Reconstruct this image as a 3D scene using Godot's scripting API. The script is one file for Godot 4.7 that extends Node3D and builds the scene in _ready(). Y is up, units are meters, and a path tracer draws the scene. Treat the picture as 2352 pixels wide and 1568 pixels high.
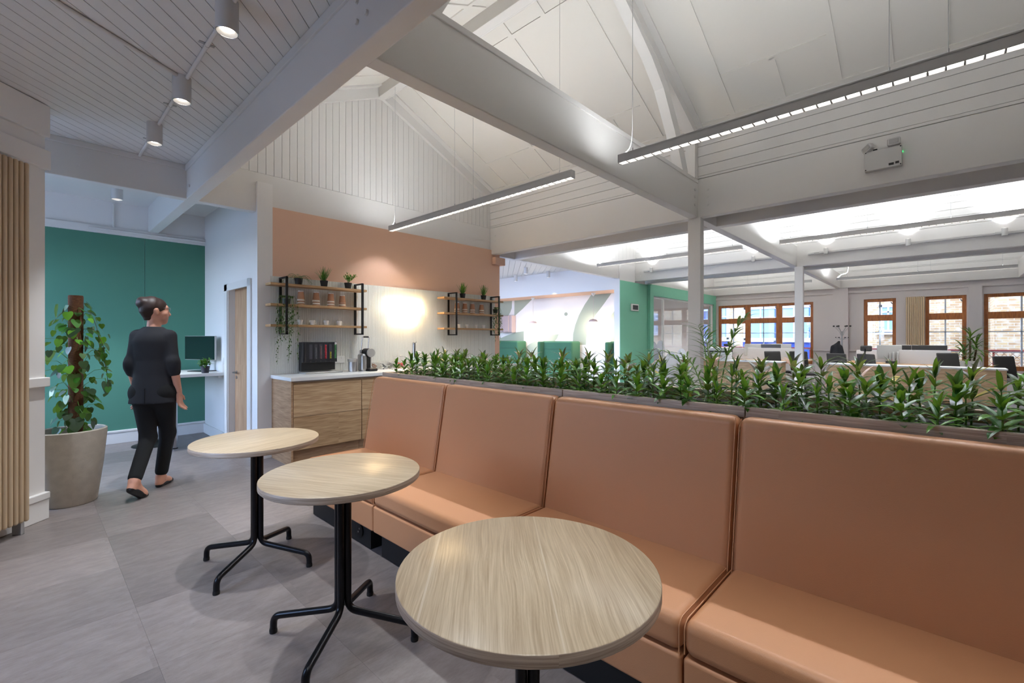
extends Node3D
# A co-working cafe: leather banquette with planter, round tables, coffee point, timber roof bays and an office behind.
# Axes: x runs along the kitchen wall, -z along the banquette, y up, metres.

var M := {}
var counts := {}
var rng := RandomNumberGenerator.new()
var V0 := Vector3.ZERO

func v(x: float, y: float, z: float) -> Vector3:
	return Vector3(x, y, z)

# ---------- naming ----------
func numbered(nm: String) -> String:
	var k: int = counts.get(nm, 0)
	counts[nm] = k + 1
	return nm if k == 0 else "%s_%03d" % [nm, k]

func tag(o: Node3D, label := "", category := "", group := "", kind := "") -> Node3D:
	if label: o.set_meta("label", label)
	if category: o.set_meta("category", category)
	if group: o.set_meta("group", group)
	if kind: o.set_meta("kind", kind)
	return o

func thing(nm: String, label: String, category: String, at := Vector3.ZERO, turn := 0.0, group := "") -> Node3D:
	var o := Node3D.new()
	o.name = numbered(nm)
	add_child(o)
	o.position = at
	o.rotation.y = turn
	return tag(o, label, category, group)

func put(nm: String, what, m: Material, parent: Node3D = self, at := Vector3.ZERO) -> MeshInstance3D:
	var o := MeshInstance3D.new()
	var me: Mesh = what.commit() if what is SurfaceTool else what
	o.mesh = me
	o.material_override = m
	o.position = at
	if parent == self:
		o.name = numbered(nm)
		add_child(o)
	else:
		o.name = nm
		parent.add_child(o, true)
	return o

func struct(nm: String, what, m: Material) -> MeshInstance3D:
	var o := put(nm, what, m)
	o.set_meta("kind", "structure")
	return o

func copy_of(o: Node3D, at: Vector3, turn: float, label := "", group := "") -> Node3D:
	var r: Node3D = o.duplicate()
	r.name = numbered(o.name.get_slice("_0", 0))
	add_child(r)
	r.position = at
	r.rotation.y = turn
	if label: r.set_meta("label", label)
	if group: r.set_meta("group", group)
	return r

# ---------- meshes ----------
func S() -> SurfaceTool:
	var st := SurfaceTool.new()
	st.begin(Mesh.PRIMITIVE_TRIANGLES)
	return st

func tri(st: SurfaceTool, a: Vector3, b: Vector3, c: Vector3, na: Vector3, nb: Vector3, nc: Vector3) -> void:
	if (b - a).cross(c - a).dot(na + nb + nc) > 0.0:
		var t := b; b = c; c = t
		t = nb; nb = nc; nc = t
	st.set_normal(na); st.add_vertex(a)
	st.set_normal(nb); st.add_vertex(b)
	st.set_normal(nc); st.add_vertex(c)

func quad(st: SurfaceTool, a: Vector3, b: Vector3, c: Vector3, d: Vector3, n: Vector3) -> void:
	tri(st, a, b, c, n, n, n)
	tri(st, a, c, d, n, n, n)

func box(st: SurfaceTool, lo: Vector3, hi: Vector3) -> SurfaceTool:
	var p := []
	for i in 8:
		p.append(Vector3(hi.x if i & 1 else lo.x, hi.y if i & 2 else lo.y, hi.z if i & 4 else lo.z))
	quad(st, p[0], p[2], p[6], p[4], Vector3.LEFT)
	quad(st, p[1], p[3], p[7], p[5], Vector3.RIGHT)
	quad(st, p[0], p[1], p[5], p[4], Vector3.DOWN)
	quad(st, p[2], p[3], p[7], p[6], Vector3.UP)
	quad(st, p[0], p[1], p[3], p[2], Vector3.FORWARD)
	quad(st, p[4], p[5], p[7], p[6], Vector3.BACK)
	return st

func bx(x0: float, x1: float, y0: float, y1: float, z0: float, z1: float) -> SurfaceTool:
	return box(S(), Vector3(minf(x0, x1), minf(y0, y1), minf(z0, z1)), Vector3(maxf(x0, x1), maxf(y0, y1), maxf(z0, z1)))

# box with rounded edges; fn, if given, maps the finished points (a smooth bend or slant)
func rbox(st: SurfaceTool, lo: Vector3, hi: Vector3, r: float, k := 2, fn = null) -> SurfaceTool:
	var c := (lo + hi) / 2.0
	var h := (hi - lo) / 2.0
	r = minf(r, minf(h.x, minf(h.y, h.z)) * 0.999)
	for ax in 3:
		var ua := (ax + 1) % 3
		var va := (ax + 2) % 3
		var us := ticks(h[ua], r, k)
		var vs := ticks(h[va], r, k)
		for sgn in [-1.0, 1.0]:
			var P := []
			var N := []
			for u in us:
				for w in vs:
					var p := Vector3.ZERO
					p[ax] = h[ax] * sgn
					p[ua] = u
					p[va] = w
					var q := Vector3(clampf(p.x, -h.x + r, h.x - r), clampf(p.y, -h.y + r, h.y - r), clampf(p.z, -h.z + r, h.z - r))
					var n := (p - q).normalized()
					P.append(c + q + n * r)
					N.append(n)
			if fn != null:
				for i in P.size():
					P[i] = fn.call(P[i])
			var nv: int = vs.size()
			for i in us.size() - 1:
				for j in nv - 1:
					var a := i * nv + j
					tri(st, P[a], P[a + 1], P[a + nv + 1], N[a], N[a + 1], N[a + nv + 1])
					tri(st, P[a], P[a + nv + 1], P[a + nv], N[a], N[a + nv + 1], N[a + nv])
	return st

func ticks(h: float, r: float, k: int) -> Array:
	var o := []
	for i in k + 1:
		o.append(-h + r * (1.0 - tan((1.0 - float(i) / k) * PI / 4.0)))
	for i in k + 1:
		o.append(h - r * (1.0 - tan(float(i) / k * PI / 4.0)))
	return o

func rb(x0: float, x1: float, y0: float, y1: float, z0: float, z1: float, r := 0.004, k := 1) -> SurfaceTool:
	return rbox(S(), Vector3(minf(x0, x1), minf(y0, y1), minf(z0, z1)), Vector3(maxf(x0, x1), maxf(y0, y1), maxf(z0, z1)), r, k)

func fillet(pts: Array, r: float, n := 5) -> Array:
	var o := [pts[0]]
	for i in range(1, pts.size() - 1):
		var a: Vector3 = pts[i - 1]
		var b: Vector3 = pts[i]
		var c: Vector3 = pts[i + 1]
		var d := minf(r, minf(a.distance_to(b), b.distance_to(c)) * 0.49)
		var p := b + (a - b).normalized() * d
		var q := b + (c - b).normalized() * d
		for k in n + 1:
			var t := float(k) / n
			o.append(p.lerp(b, t).lerp(b.lerp(q, t), t))
	o.append(pts[-1])
	return o

func tube(st: SurfaceTool, pts: Array, r, sides := 8, caps := true) -> SurfaceTool:
	var n: int = pts.size()
	var t: Vector3 = (pts[1] - pts[0]).normalized()
	var up := Vector3.UP if absf(t.y) < 0.9 else Vector3.RIGHT
	var e := t.cross(up).normalized()
	var R := []
	var NN := []
	for i in n:
		var d: Vector3
		if i == 0: d = pts[1] - pts[0]
		elif i == n - 1: d = pts[n - 1] - pts[n - 2]
		else: d = (pts[i + 1] - pts[i]).normalized() + (pts[i] - pts[i - 1]).normalized()
		d = d.normalized()
		e = (e - d * e.dot(d)).normalized()
		var f := d.cross(e)
		var rr: float = r[i] if r is Array else r
		for k in sides:
			var an := TAU * k / sides
			var nn := e * cos(an) + f * sin(an)
			NN.append(nn)
			R.append(pts[i] + nn * rr)
	for i in n - 1:
		for k in sides:
			var a := i * sides + k
			var b := i * sides + (k + 1) % sides
			tri(st, R[a], R[b], R[b + sides], NN[a], NN[b], NN[b + sides])
			tri(st, R[a], R[b + sides], R[a + sides], NN[a], NN[b + sides], NN[a + sides])
	if caps:
		for en in [0, n - 1]:
			var nn: Vector3 = (pts[0] - pts[1]).normalized() if en == 0 else (pts[n - 1] - pts[n - 2]).normalized()
			for k in range(1, sides - 1):
				tri(st, R[en * sides], R[en * sides + k], R[en * sides + k + 1], nn, nn, nn)
	return st

# profile of (radius, height), turned round the y axis through at
func lathe(st: SurfaceTool, prof: Array, at := Vector3.ZERO, seg := 24, smooth_deg := 40.0) -> SurfaceTool:
	var n := prof.size()
	var sn := []
	for i in n - 1:
		var d: Vector2 = (prof[i + 1] - prof[i])
		sn.append(Vector2(d.y, -d.x).normalized())
	for i in n - 1:
		var n0: Vector2 = sn[i]
		var n1: Vector2 = sn[i]
		if i > 0 and rad_to_deg(absf(sn[i].angle_to(sn[i - 1]))) < smooth_deg: n0 = (sn[i] + sn[i - 1]).normalized()
		if i < n - 2 and rad_to_deg(absf(sn[i].angle_to(sn[i + 1]))) < smooth_deg: n1 = (sn[i] + sn[i + 1]).normalized()
		for k in seg:
			var a := TAU * k / seg
			var b := TAU * (k + 1) / seg
			var ca := Vector3(cos(a), 0, sin(a))
			var cb := Vector3(cos(b), 0, sin(b))
			var p0: Vector3 = at + ca * prof[i].x + Vector3.UP * prof[i].y
			var p1: Vector3 = at + cb * prof[i].x + Vector3.UP * prof[i].y
			var p2: Vector3 = at + cb * prof[i + 1].x + Vector3.UP * prof[i + 1].y
			var p3: Vector3 = at + ca * prof[i + 1].x + Vector3.UP * prof[i + 1].y
			var na0 := ca * n0.x + Vector3.UP * n0.y
			var nb0 := cb * n0.x + Vector3.UP * n0.y
			var na1 := ca * n1.x + Vector3.UP * n1.y
			var nb1 := cb * n1.x + Vector3.UP * n1.y
			if prof[i].x > 1e-5: tri(st, p0, p1, p2, na0, nb0, nb1)
			if prof[i + 1].x > 1e-5: tri(st, p0, p2, p3, na0, nb1, na1)
	return st

# polygon poly (2D) laid on origin with axes ux, uy and given thickness dep
func prism(st: SurfaceTool, poly: PackedVector2Array, o: Vector3, ux: Vector3, uy: Vector3, dep: Vector3) -> SurfaceTool:
	var idx := Geometry2D.triangulate_polygon(poly)
	var nd := dep.normalized()
	for i in range(0, idx.size(), 3):
		var a := o + ux * poly[idx[i]].x + uy * poly[idx[i]].y
		var b := o + ux * poly[idx[i + 1]].x + uy * poly[idx[i + 1]].y
		var c := o + ux * poly[idx[i + 2]].x + uy * poly[idx[i + 2]].y
		tri(st, a, b, c, -nd, -nd, -nd)
		tri(st, a + dep, b + dep, c + dep, nd, nd, nd)
	var cw := Geometry2D.is_polygon_clockwise(poly)
	for i in poly.size():
		var p := poly[i]
		var q := poly[(i + 1) % poly.size()]
		var e := q - p
		var nn := Vector2(e.y, -e.x).normalized() * (-1.0 if cw else 1.0)
		var a := o + ux * p.x + uy * p.y
		var b := o + ux * q.x + uy * q.y
		quad(st, a, b, b + dep, a + dep, (ux * nn.x + uy * nn.y).normalized())
	return st

# ---------- figures: a field of tapered capsules, meshed as surface nets ----------
func field_mesh(bones: Array, cell: float, k: float, y_min := -10.0, y_max := 10.0) -> SurfaceTool:
	var lo := Vector3(1e9, 1e9, 1e9)
	var hi := -lo
	for b in bones:
		var rm: float = maxf(b[2], b[3]) + cell * 3 + k
		lo = lo.min(b[0] - Vector3.ONE * rm).min(b[1] - Vector3.ONE * rm)
		hi = hi.max(b[0] + Vector3.ONE * rm).max(b[1] + Vector3.ONE * rm)
	var nx := int((hi.x - lo.x) / cell) + 2
	var ny := int((hi.y - lo.y) / cell) + 2
	var nz := int((hi.z - lo.z) / cell) + 2
	var g := PackedFloat32Array()
	g.resize(nx * ny * nz)
	g.fill(1.0)
	for b in bones:
		var pa: Vector3 = b[0]
		var ba: Vector3 = b[1] - b[0]
		var r0: float = b[2]
		var dr: float = b[3] - b[2]
		var sq: Vector3 = b[4] if b.size() > 4 else Vector3.ONE
		var den := maxf((ba * sq).length_squared(), 1e-9)
		var rm: float = maxf(b[2], b[3]) * maxf(1.0, 1.0 / minf(sq.x, minf(sq.y, sq.z))) + cell * 2 + k
		var l: Vector3 = (b[0].min(b[1]) - Vector3.ONE * rm - lo) / cell
		var h: Vector3 = (b[0].max(b[1]) + Vector3.ONE * rm - lo) / cell
		for x in range(maxi(int(l.x), 0), mini(int(h.x) + 1, nx)):
			for y in range(maxi(int(l.y), 0), mini(int(h.y) + 1, ny)):
				for z in range(maxi(int(l.z), 0), mini(int(h.z) + 1, nz)):
					var p := (lo + Vector3(x, y, z) * cell - pa) * sq
					var t := clampf(p.dot(ba * sq) / den, 0.0, 1.0)
					var d := (p - ba * sq * t).length() - (r0 + dr * t)
					var i := (x * ny + y) * nz + z
					var e := g[i]
					if e > 0.9:
						g[i] = d
					else:
						var hh := maxf(k - absf(e - d), 0.0) / k
						g[i] = minf(e, d) - hh * hh * k * 0.25
	for y in ny:
		var yy := lo.y + y * cell
		var cut := maxf(y_min - yy, yy - y_max)
		if cut < -cell * 2: continue
		for x in nx:
			for z in nz:
				var i := (x * ny + y) * nz + z
				g[i] = maxf(g[i], cut)
	var st := S()
	var id := {}
	var count := 0
	var sx := ny * nz
	for x in nx - 1:
		for y in ny - 1:
			for z in nz - 1:
				var i := x * sx + y * nz + z
				var m := 0
				for c in 8:
					if g[i + (sx if c & 1 else 0) + (nz if c & 2 else 0) + (1 if c & 4 else 0)] < 0.0: m |= 1 << c
				if m == 0 or m == 255: continue
				var s := Vector3.ZERO
				var w := 0
				for c in 8:
					for ax in [1, 2, 4]:
						if c & ax or ((m >> c) & 1) == ((m >> (c | ax)) & 1): continue
						var d: int = c | ax
						var v0 := g[i + (sx if c & 1 else 0) + (nz if c & 2 else 0) + (1 if c & 4 else 0)]
						var v1 := g[i + (sx if d & 1 else 0) + (nz if d & 2 else 0) + (1 if d & 4 else 0)]
						var t := v0 / (v0 - v1)
						s += Vector3(c & 1, (c >> 1) & 1, (c >> 2) & 1).lerp(Vector3(d & 1, (d >> 1) & 1, (d >> 2) & 1), t)
						w += 1
				st.add_vertex(lo + (Vector3(x, y, z) + s / w) * cell)
				id[i] = count
				count += 1
	for i in id:
		var x: int = i / sx
		var y: int = (i / nz) % ny
		var z: int = i % nz
		if x == 0 or y == 0 or z == 0: continue
		for e in [[sx, nz, 1], [nz, 1, sx], [1, sx, nz]]:
			var inside := g[i] < 0.0
			if inside == (g[i + e[0]] < 0.0): continue
			var q := [i, i - e[1], i - e[1] - e[2], i - e[2]]
			if not (id.has(q[1]) and id.has(q[2]) and id.has(q[3])): continue
			var o: Array = [0, 2, 1, 0, 3, 2] if inside else [0, 1, 2, 0, 2, 3]
			for n in o: st.add_index(id[q[n]])
	st.generate_normals()
	return st

# ---------- materials ----------
func mat(nm: String, c: Color, rough := 0.6, metal := 0.0, spec := 0.5) -> StandardMaterial3D:
	var m := StandardMaterial3D.new()
	m.resource_name = nm
	m.albedo_color = c
	m.roughness = rough
	m.metallic = metal
	m.metallic_specular = spec
	M[nm] = m
	return m

func rgb(r: int, g: int, b: int) -> Color:
	return Color(r / 255.0, g / 255.0, b / 255.0)

func glow(nm: String, c: Color, e: float) -> StandardMaterial3D:
	var m := mat(nm, c, 0.5)
	m.emission_enabled = true
	m.emission = c
	m.emission_energy_multiplier = e
	return m

func tex(n: int, f: Callable, h := 0) -> ImageTexture:
	if h == 0: h = n
	var im := Image.create(n, h, false, Image.FORMAT_RGB8)
	for y in h:
		for x in n:
			im.set_pixel(x, y, f.call(x / float(n), y / float(h)))
	return ImageTexture.create_from_image(im)

func noise(sd: int, fr: float, oct := 4) -> FastNoiseLite:
	var n := FastNoiseLite.new()
	n.seed = sd
	n.frequency = fr
	n.fractal_octaves = oct
	n.noise_type = FastNoiseLite.TYPE_SIMPLEX_SMOOTH
	return n

func tri_map(m: StandardMaterial3D, t: Texture2D, sc: Vector3, world := false, off := Vector3.ZERO) -> StandardMaterial3D:
	m.albedo_texture = t
	m.uv1_triplanar = true
	m.uv1_world_triplanar = world
	m.uv1_scale = sc
	m.uv1_offset = off
	m.uv1_triplanar_sharpness = 8.0
	return m

func wood_tex(sd: int, light: Color, dark: Color, planks: int, fine := 90.0) -> ImageTexture:
	var a := noise(sd, 1.0, 3)
	var b := noise(sd + 7, 1.0, 2)
	return tex(512, func(u, w):
		var tone := 0.0
		var line := 0.0
		if planks > 0:
			var p: float = u * planks
			tone = fposmod(sin(floor(p) * 12.9898 + sd) * 43758.5453, 1.0) * 0.35 - 0.17
			if fposmod(p, 1.0) < 0.045 and int(floor(p)) % 3 == 0: line = 1.0
		var wob := b.get_noise_2d(u * 5.0, w * 1.6) * 0.012
		var s := a.get_noise_2d((u + wob) * fine, w * 3.0) * 0.5 + a.get_noise_2d((u + wob) * fine * 0.25 + 40.0, w * 1.5) * 0.4
		var t := clampf(0.42 + s + tone, 0.0, 1.0)
		return light.lerp(dark, t).lerp(light.lightened(0.25), line * 0.7))

func _ready() -> void:
	rng.seed = 11
	# camera: 16 mm lens, level, a slight downward lens shift
	var cam := Camera3D.new()
	cam.name = "camera"
	add_child(cam)
	cam.position = v(0, 1.33, 0)
	cam.rotation_degrees.y = -46.75
	cam.projection = Camera3D.PROJECTION_FRUSTUM
	cam.near = 0.05
	cam.far = 200.0
	cam.size = 1568.0 / 1045.33 * cam.near
	cam.frustum_offset = Vector2(0, -8.85 / 1045.33 * cam.near)
	cam.current = true
	# sky: bright overcast
	var env := Environment.new()
	env.background_mode = Environment.BG_SKY
	var sky := Sky.new()
	var pm := ProceduralSkyMaterial.new()
	pm.sky_top_color = Color(0.66, 0.79, 1.0)
	pm.sky_horizon_color = Color(0.82, 0.90, 1.0)
	pm.ground_horizon_color = Color(0.5, 0.52, 0.55)
	pm.ground_bottom_color = Color(0.3, 0.3, 0.3)
	pm.sun_angle_max = 1.0
	pm.energy_multiplier = SKY_E
	sky.sky_material = pm
	env.sky = sky
	env.tonemap_mode = Environment.TONE_MAPPER_LINEAR
	env.tonemap_exposure = EXPOSURE
	env.sdfgi_enabled = true
	env.ssao_enabled = true
	env.ssil_enabled = true
	var we := WorldEnvironment.new()
	we.name = "environment"
	we.environment = env
	add_child(we)
	materials()
	shell()
	roof()
	far_side()
	left_lights()
	linear_lights()
	banquette()
	tables()
	kitchen()
	alcove()
	person()
	office()
	outdoors()

const SKY_E := 12.5
const EXPOSURE := 1.3
const SPOT_E := 0.26
const UP_E := 0.215
const WARM := Color(1.0, 0.93, 0.84)
const COOL := Color(0.95, 0.975, 1.0)

func materials() -> void:
	mat("white_paint", rgb(226, 223, 219), 0.55)
	mat("cream_paint", rgb(226, 222, 215), 0.55)
	mat("wall_paint", rgb(234, 231, 228), 0.7)
	mat("office_paint", rgb(206, 198, 196), 0.7)
	mat("groove", rgb(150, 146, 140), 0.9)
	mat("salmon", rgb(226, 184, 158), 0.8)
	mat("green_wall", rgb(78, 132, 112), 0.75)
	mat("green_office", rgb(112, 176, 148), 0.7)
	mat("sage", rgb(164, 172, 156), 0.8)
	mat("black_metal", rgb(24, 23, 24), 0.45, 0.3)
	mat("black_matt", rgb(20, 20, 21), 0.6)
	mat("table_metal", rgb(18, 19, 24), 0.3, 0.4)
	mat("chrome", rgb(205, 205, 208), 0.15, 1.0)
	mat("steel", rgb(176, 176, 178), 0.32, 1.0)
	mat("lamp_grey", rgb(176, 174, 172), 0.45, 0.2)
	mat("lamp_white", rgb(206, 204, 201), 0.4)
	mat("radiator", rgb(196, 172, 140), 0.4)
	mat("ceramic", rgb(240, 238, 234), 0.2)
	mat("tile_white", rgb(228, 228, 222), 0.25)
	mat("grout", rgb(186, 184, 178), 0.9)
	mat("counter_white", rgb(226, 226, 224), 0.3)
	mat("paper_brown", rgb(172, 122, 90), 0.8)
	mat("paper_cream", rgb(228, 216, 200), 0.8)
	mat("soil", rgb(22, 20, 20), 0.95)
	mat("pot_black", rgb(24, 24, 26), 0.6)
	mat("dark_screen", rgb(14, 34, 30), 0.12)
	mat("screen_grey", rgb(52, 50, 50), 0.25)
	mat("silver_plastic", rgb(176, 173, 168), 0.35, 0.3)
	mat("divider", rgb(168, 163, 160), 0.9)
	mat("printer_white", rgb(214, 214, 214), 0.4)
	mat("chair_fabric", rgb(50, 47, 45), 0.85)
	mat("booth_green", rgb(58, 102, 76), 0.85)
	mat("coat", rgb(16, 16, 22), 0.9)
	mat("red_paint", rgb(150, 42, 42), 0.5)
	mat("mesh_red", rgb(130, 70, 58), 0.6)
	mat("blue_panel", rgb(44, 84, 190), 0.5)
	mat("upvc", rgb(236, 240, 246), 0.4)
	mat("far_glass", rgb(150, 176, 196), 0.08)
	mat("tarmac", rgb(120, 118, 116), 0.95)
	mat("acrylic_pink", rgb(186, 166, 164), 0.2)
	mat("glazing_bar", rgb(196, 204, 214), 0.5)
	mat("skin", rgb(206, 150, 126), 0.55)
	mat("hair", rgb(46, 27, 20), 0.55)
	mat("suit", rgb(26, 27, 33), 0.85)
	mat("trousers", rgb(12, 12, 13), 0.9)
	mat("shoe", rgb(12, 12, 13), 0.4)
	var g := mat("glass", Color(0.92, 0.96, 0.95, 0.06), 0.02)
	g.transparency = BaseMaterial3D.TRANSPARENCY_ALPHA
	g = mat("jar_glass", Color(0.92, 0.95, 0.95, 0.12), 0.03)
	g.transparency = BaseMaterial3D.TRANSPARENCY_ALPHA
	g = mat("film", Color(0.75, 0.77, 0.8, 0.55), 0.6)
	g.transparency = BaseMaterial3D.TRANSPARENCY_ALPHA
	glow("led", Color(1.0, 0.98, 0.95), 6.0)
	glow("bulb", Color(1.0, 0.97, 0.93), 9.0)
	glow("neon", Color(1.0, 0.9, 0.72), 14.0)
	glow("pendant_glow", Color(1.0, 0.97, 0.94), 2.2)
	glow("green_led", Color(0.1, 0.9, 0.45), 3.0)
	# timbers
	var oak := wood_tex(3, rgb(208, 178, 140), rgb(156, 122, 86), 0, 60.0)
	tri_map(mat("oak", Color.WHITE, 0.5), oak, v(1.3, 1.3, 1.3))
	tri_map(mat("oak_b", rgb(236, 232, 226), 0.5), oak, v(1.3, 1.3, 1.3), false, v(0.37, 0.2, 0.61))
	tri_map(mat("oak_grey", rgb(226, 216, 214), 0.5), oak, v(1.5, 1.5, 1.5), false, v(0.1, 0.5, 0.3))
	var top := wood_tex(21, rgb(206, 186, 156), rgb(164, 140, 110), 7, 150.0)
	tri_map(mat("table_wood", Color.WHITE, 0.34), top, v(1.45, 1.45, 1.45), false, v(0.5, 0.5, 0.5))
	var side := wood_tex(9, rgb(206, 188, 170), rgb(140, 120, 104), 0, 70.0)
	var img: Image = side.get_image()
	img.rotate_90(CLOCKWISE)
	tri_map(mat("edge_wood", Color.WHITE, 0.4), ImageTexture.create_from_image(img), v(1.6, 3.0, 1.6))
	var shelf: Image = oak.get_image()
	shelf.rotate_90(CLOCKWISE)
	tri_map(mat("shelf_oak", rgb(236, 224, 206), 0.5), ImageTexture.create_from_image(shelf), v(1.2, 2.0, 1.2))
	tri_map(mat("window_wood", Color.WHITE, 0.45), wood_tex(31, rgb(176, 108, 52), rgb(120, 66, 26), 0, 40.0), v(1.5, 1.5, 1.5))
	tri_map(mat("door_oak", Color.WHITE, 0.5), wood_tex(41, rgb(196, 160, 126), rgb(164, 126, 94), 0, 40.0), v(1.0, 1.0, 1.0))
	# stone-look floor tiles: four tones of one slate print
	var fa := noise(5, 1.0, 5)
	var fb := noise(15, 1.0, 3)
	var slate := tex(768, func(u, w):
		var s := fa.get_noise_2d(u * 5.0, w * 15.0) * 0.5 + fa.get_noise_2d(u * 22.0 + 9.0, w * 60.0) * 0.28 + fb.get_noise_2d(u * 160.0, w * 190.0) * 0.14
		var cr := absf(fb.get_noise_2d(u * 5.0 + 3.0, w * 9.0 + 7.0))
		var ck := 0.0
		if cr < 0.008 and fa.get_noise_2d(u * 4.0, w * 4.0 + 30.0) > 0.12: ck = 0.3
		var t := clampf(0.5 + s * 0.8 - ck, 0.0, 1.0)
		var warm := fb.get_noise_2d(u * 3.0 + 50.0, w * 6.0) * 0.5 + 0.5
		return rgb(138, 130, 128).lerp(rgb(184, 177, 174), t).lerp(rgb(170, 163, 154), warm * 0.35))
	for i in 5:
		var tone: float = [1.0, 0.96, 1.03, 0.91, 0.98][i]
		var c := Color(0.80, 0.775, 0.77) * tone
		c.a = 1.0
		tri_map(mat("slate_%d" % i, c, 0.42), slate, v(1.1, 1.1, 1.1), true, v(0.31 * i, 0.17 * i, 0.43 * i))
	# leather
	var lt := noise(8, 0.06, 3)
	var grain := tex(256, func(u, w):
		var s := lt.get_noise_2d(u * 900.0, w * 900.0) * 0.5 + 0.5
		return Color(s, s, s))
	var le := mat("leather", rgb(204, 146, 104), 0.45)
	le.heightmap_enabled = true
	le.heightmap_texture = grain
	le.heightmap_scale = 0.03
	le.uv1_triplanar = true
	le.uv1_scale = v(4, 4, 4)
	# moss pole, concrete pot, brick
	var mo := noise(12, 1.0, 3)
	tri_map(mat("moss_pole", Color.WHITE, 0.95), tex(256, func(u, w):
		var s := mo.get_noise_2d(u * 10.0, w * 70.0) * 0.6 + mo.get_noise_2d(u * 60.0, w * 40.0) * 0.4
		return rgb(120, 78, 48).lerp(rgb(66, 40, 22), clampf(0.5 + s, 0.0, 1.0))), v(3, 3, 3))
	tri_map(mat("pot_stone", Color.WHITE, 0.75), tex(256, func(u, w):
		var s := mo.get_noise_2d(u * 7.0, w * 7.0) * 0.5 + mo.get_noise_2d(u * 90.0, w * 90.0) * 0.25
		return rgb(204, 194, 178).lerp(rgb(182, 172, 156), clampf(0.5 + s, 0.0, 1.0))), v(1.5, 1.5, 1.5))
	var br := noise(77, 1.0, 2)
	tri_map(mat("brick", Color.WHITE, 0.9), tex(512, func(u, w):
		var row := floorf(w * 16.0)
		var bu: float = u * 8.0 + (0.5 if int(row) % 2 == 1 else 0.0)
		var col := floorf(fposmod(bu, 8.0))
		var mortar := fposmod(bu, 1.0) < 0.05 or fposmod(w * 16.0, 1.0) < 0.14
		var t := fposmod(sin(row * 127.1 + col * 311.7) * 43758.5, 1.0)
		var c := rgb(206, 170, 116).lerp(rgb(176, 134, 88), t)
		c = c.lerp(rgb(214, 196, 170), clampf(br.get_noise_2d(u * 6.0, w * 6.0) + 0.1, 0.0, 1.0))
		return rgb(204, 192, 172) if mortar else c), v(0.55, 0.83, 0.55), true)
	# leaves
	var leafs := {"leaf_green": rgb(44, 100, 30), "leaf_bright": rgb(84, 140, 34), "leaf_dark": rgb(26, 58, 26), "leaf_purple": rgb(48, 34, 34), "leaf_gold": rgb(176, 150, 50), "leaf_pink": rgb(196, 150, 136), "leaf_philo": rgb(36, 74, 24), "leaf_philo_dark": rgb(24, 44, 26), "leaf_palm": rgb(66, 104, 34), "leaf_ivy": rgb(34, 62, 36), "leaf_fern": rgb(46, 104, 30)}
	for k in leafs:
		var m := mat(k, leafs[k], 0.32)
		m.backlight_enabled = true
		m.backlight = Color(0.35, 0.45, 0.12)
		m.cull_mode = BaseMaterial3D.CULL_DISABLED
	mat("stem_green", rgb(92, 128, 44), 0.5)
	mat("stem_brown", rgb(92, 70, 46), 0.8)

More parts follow.
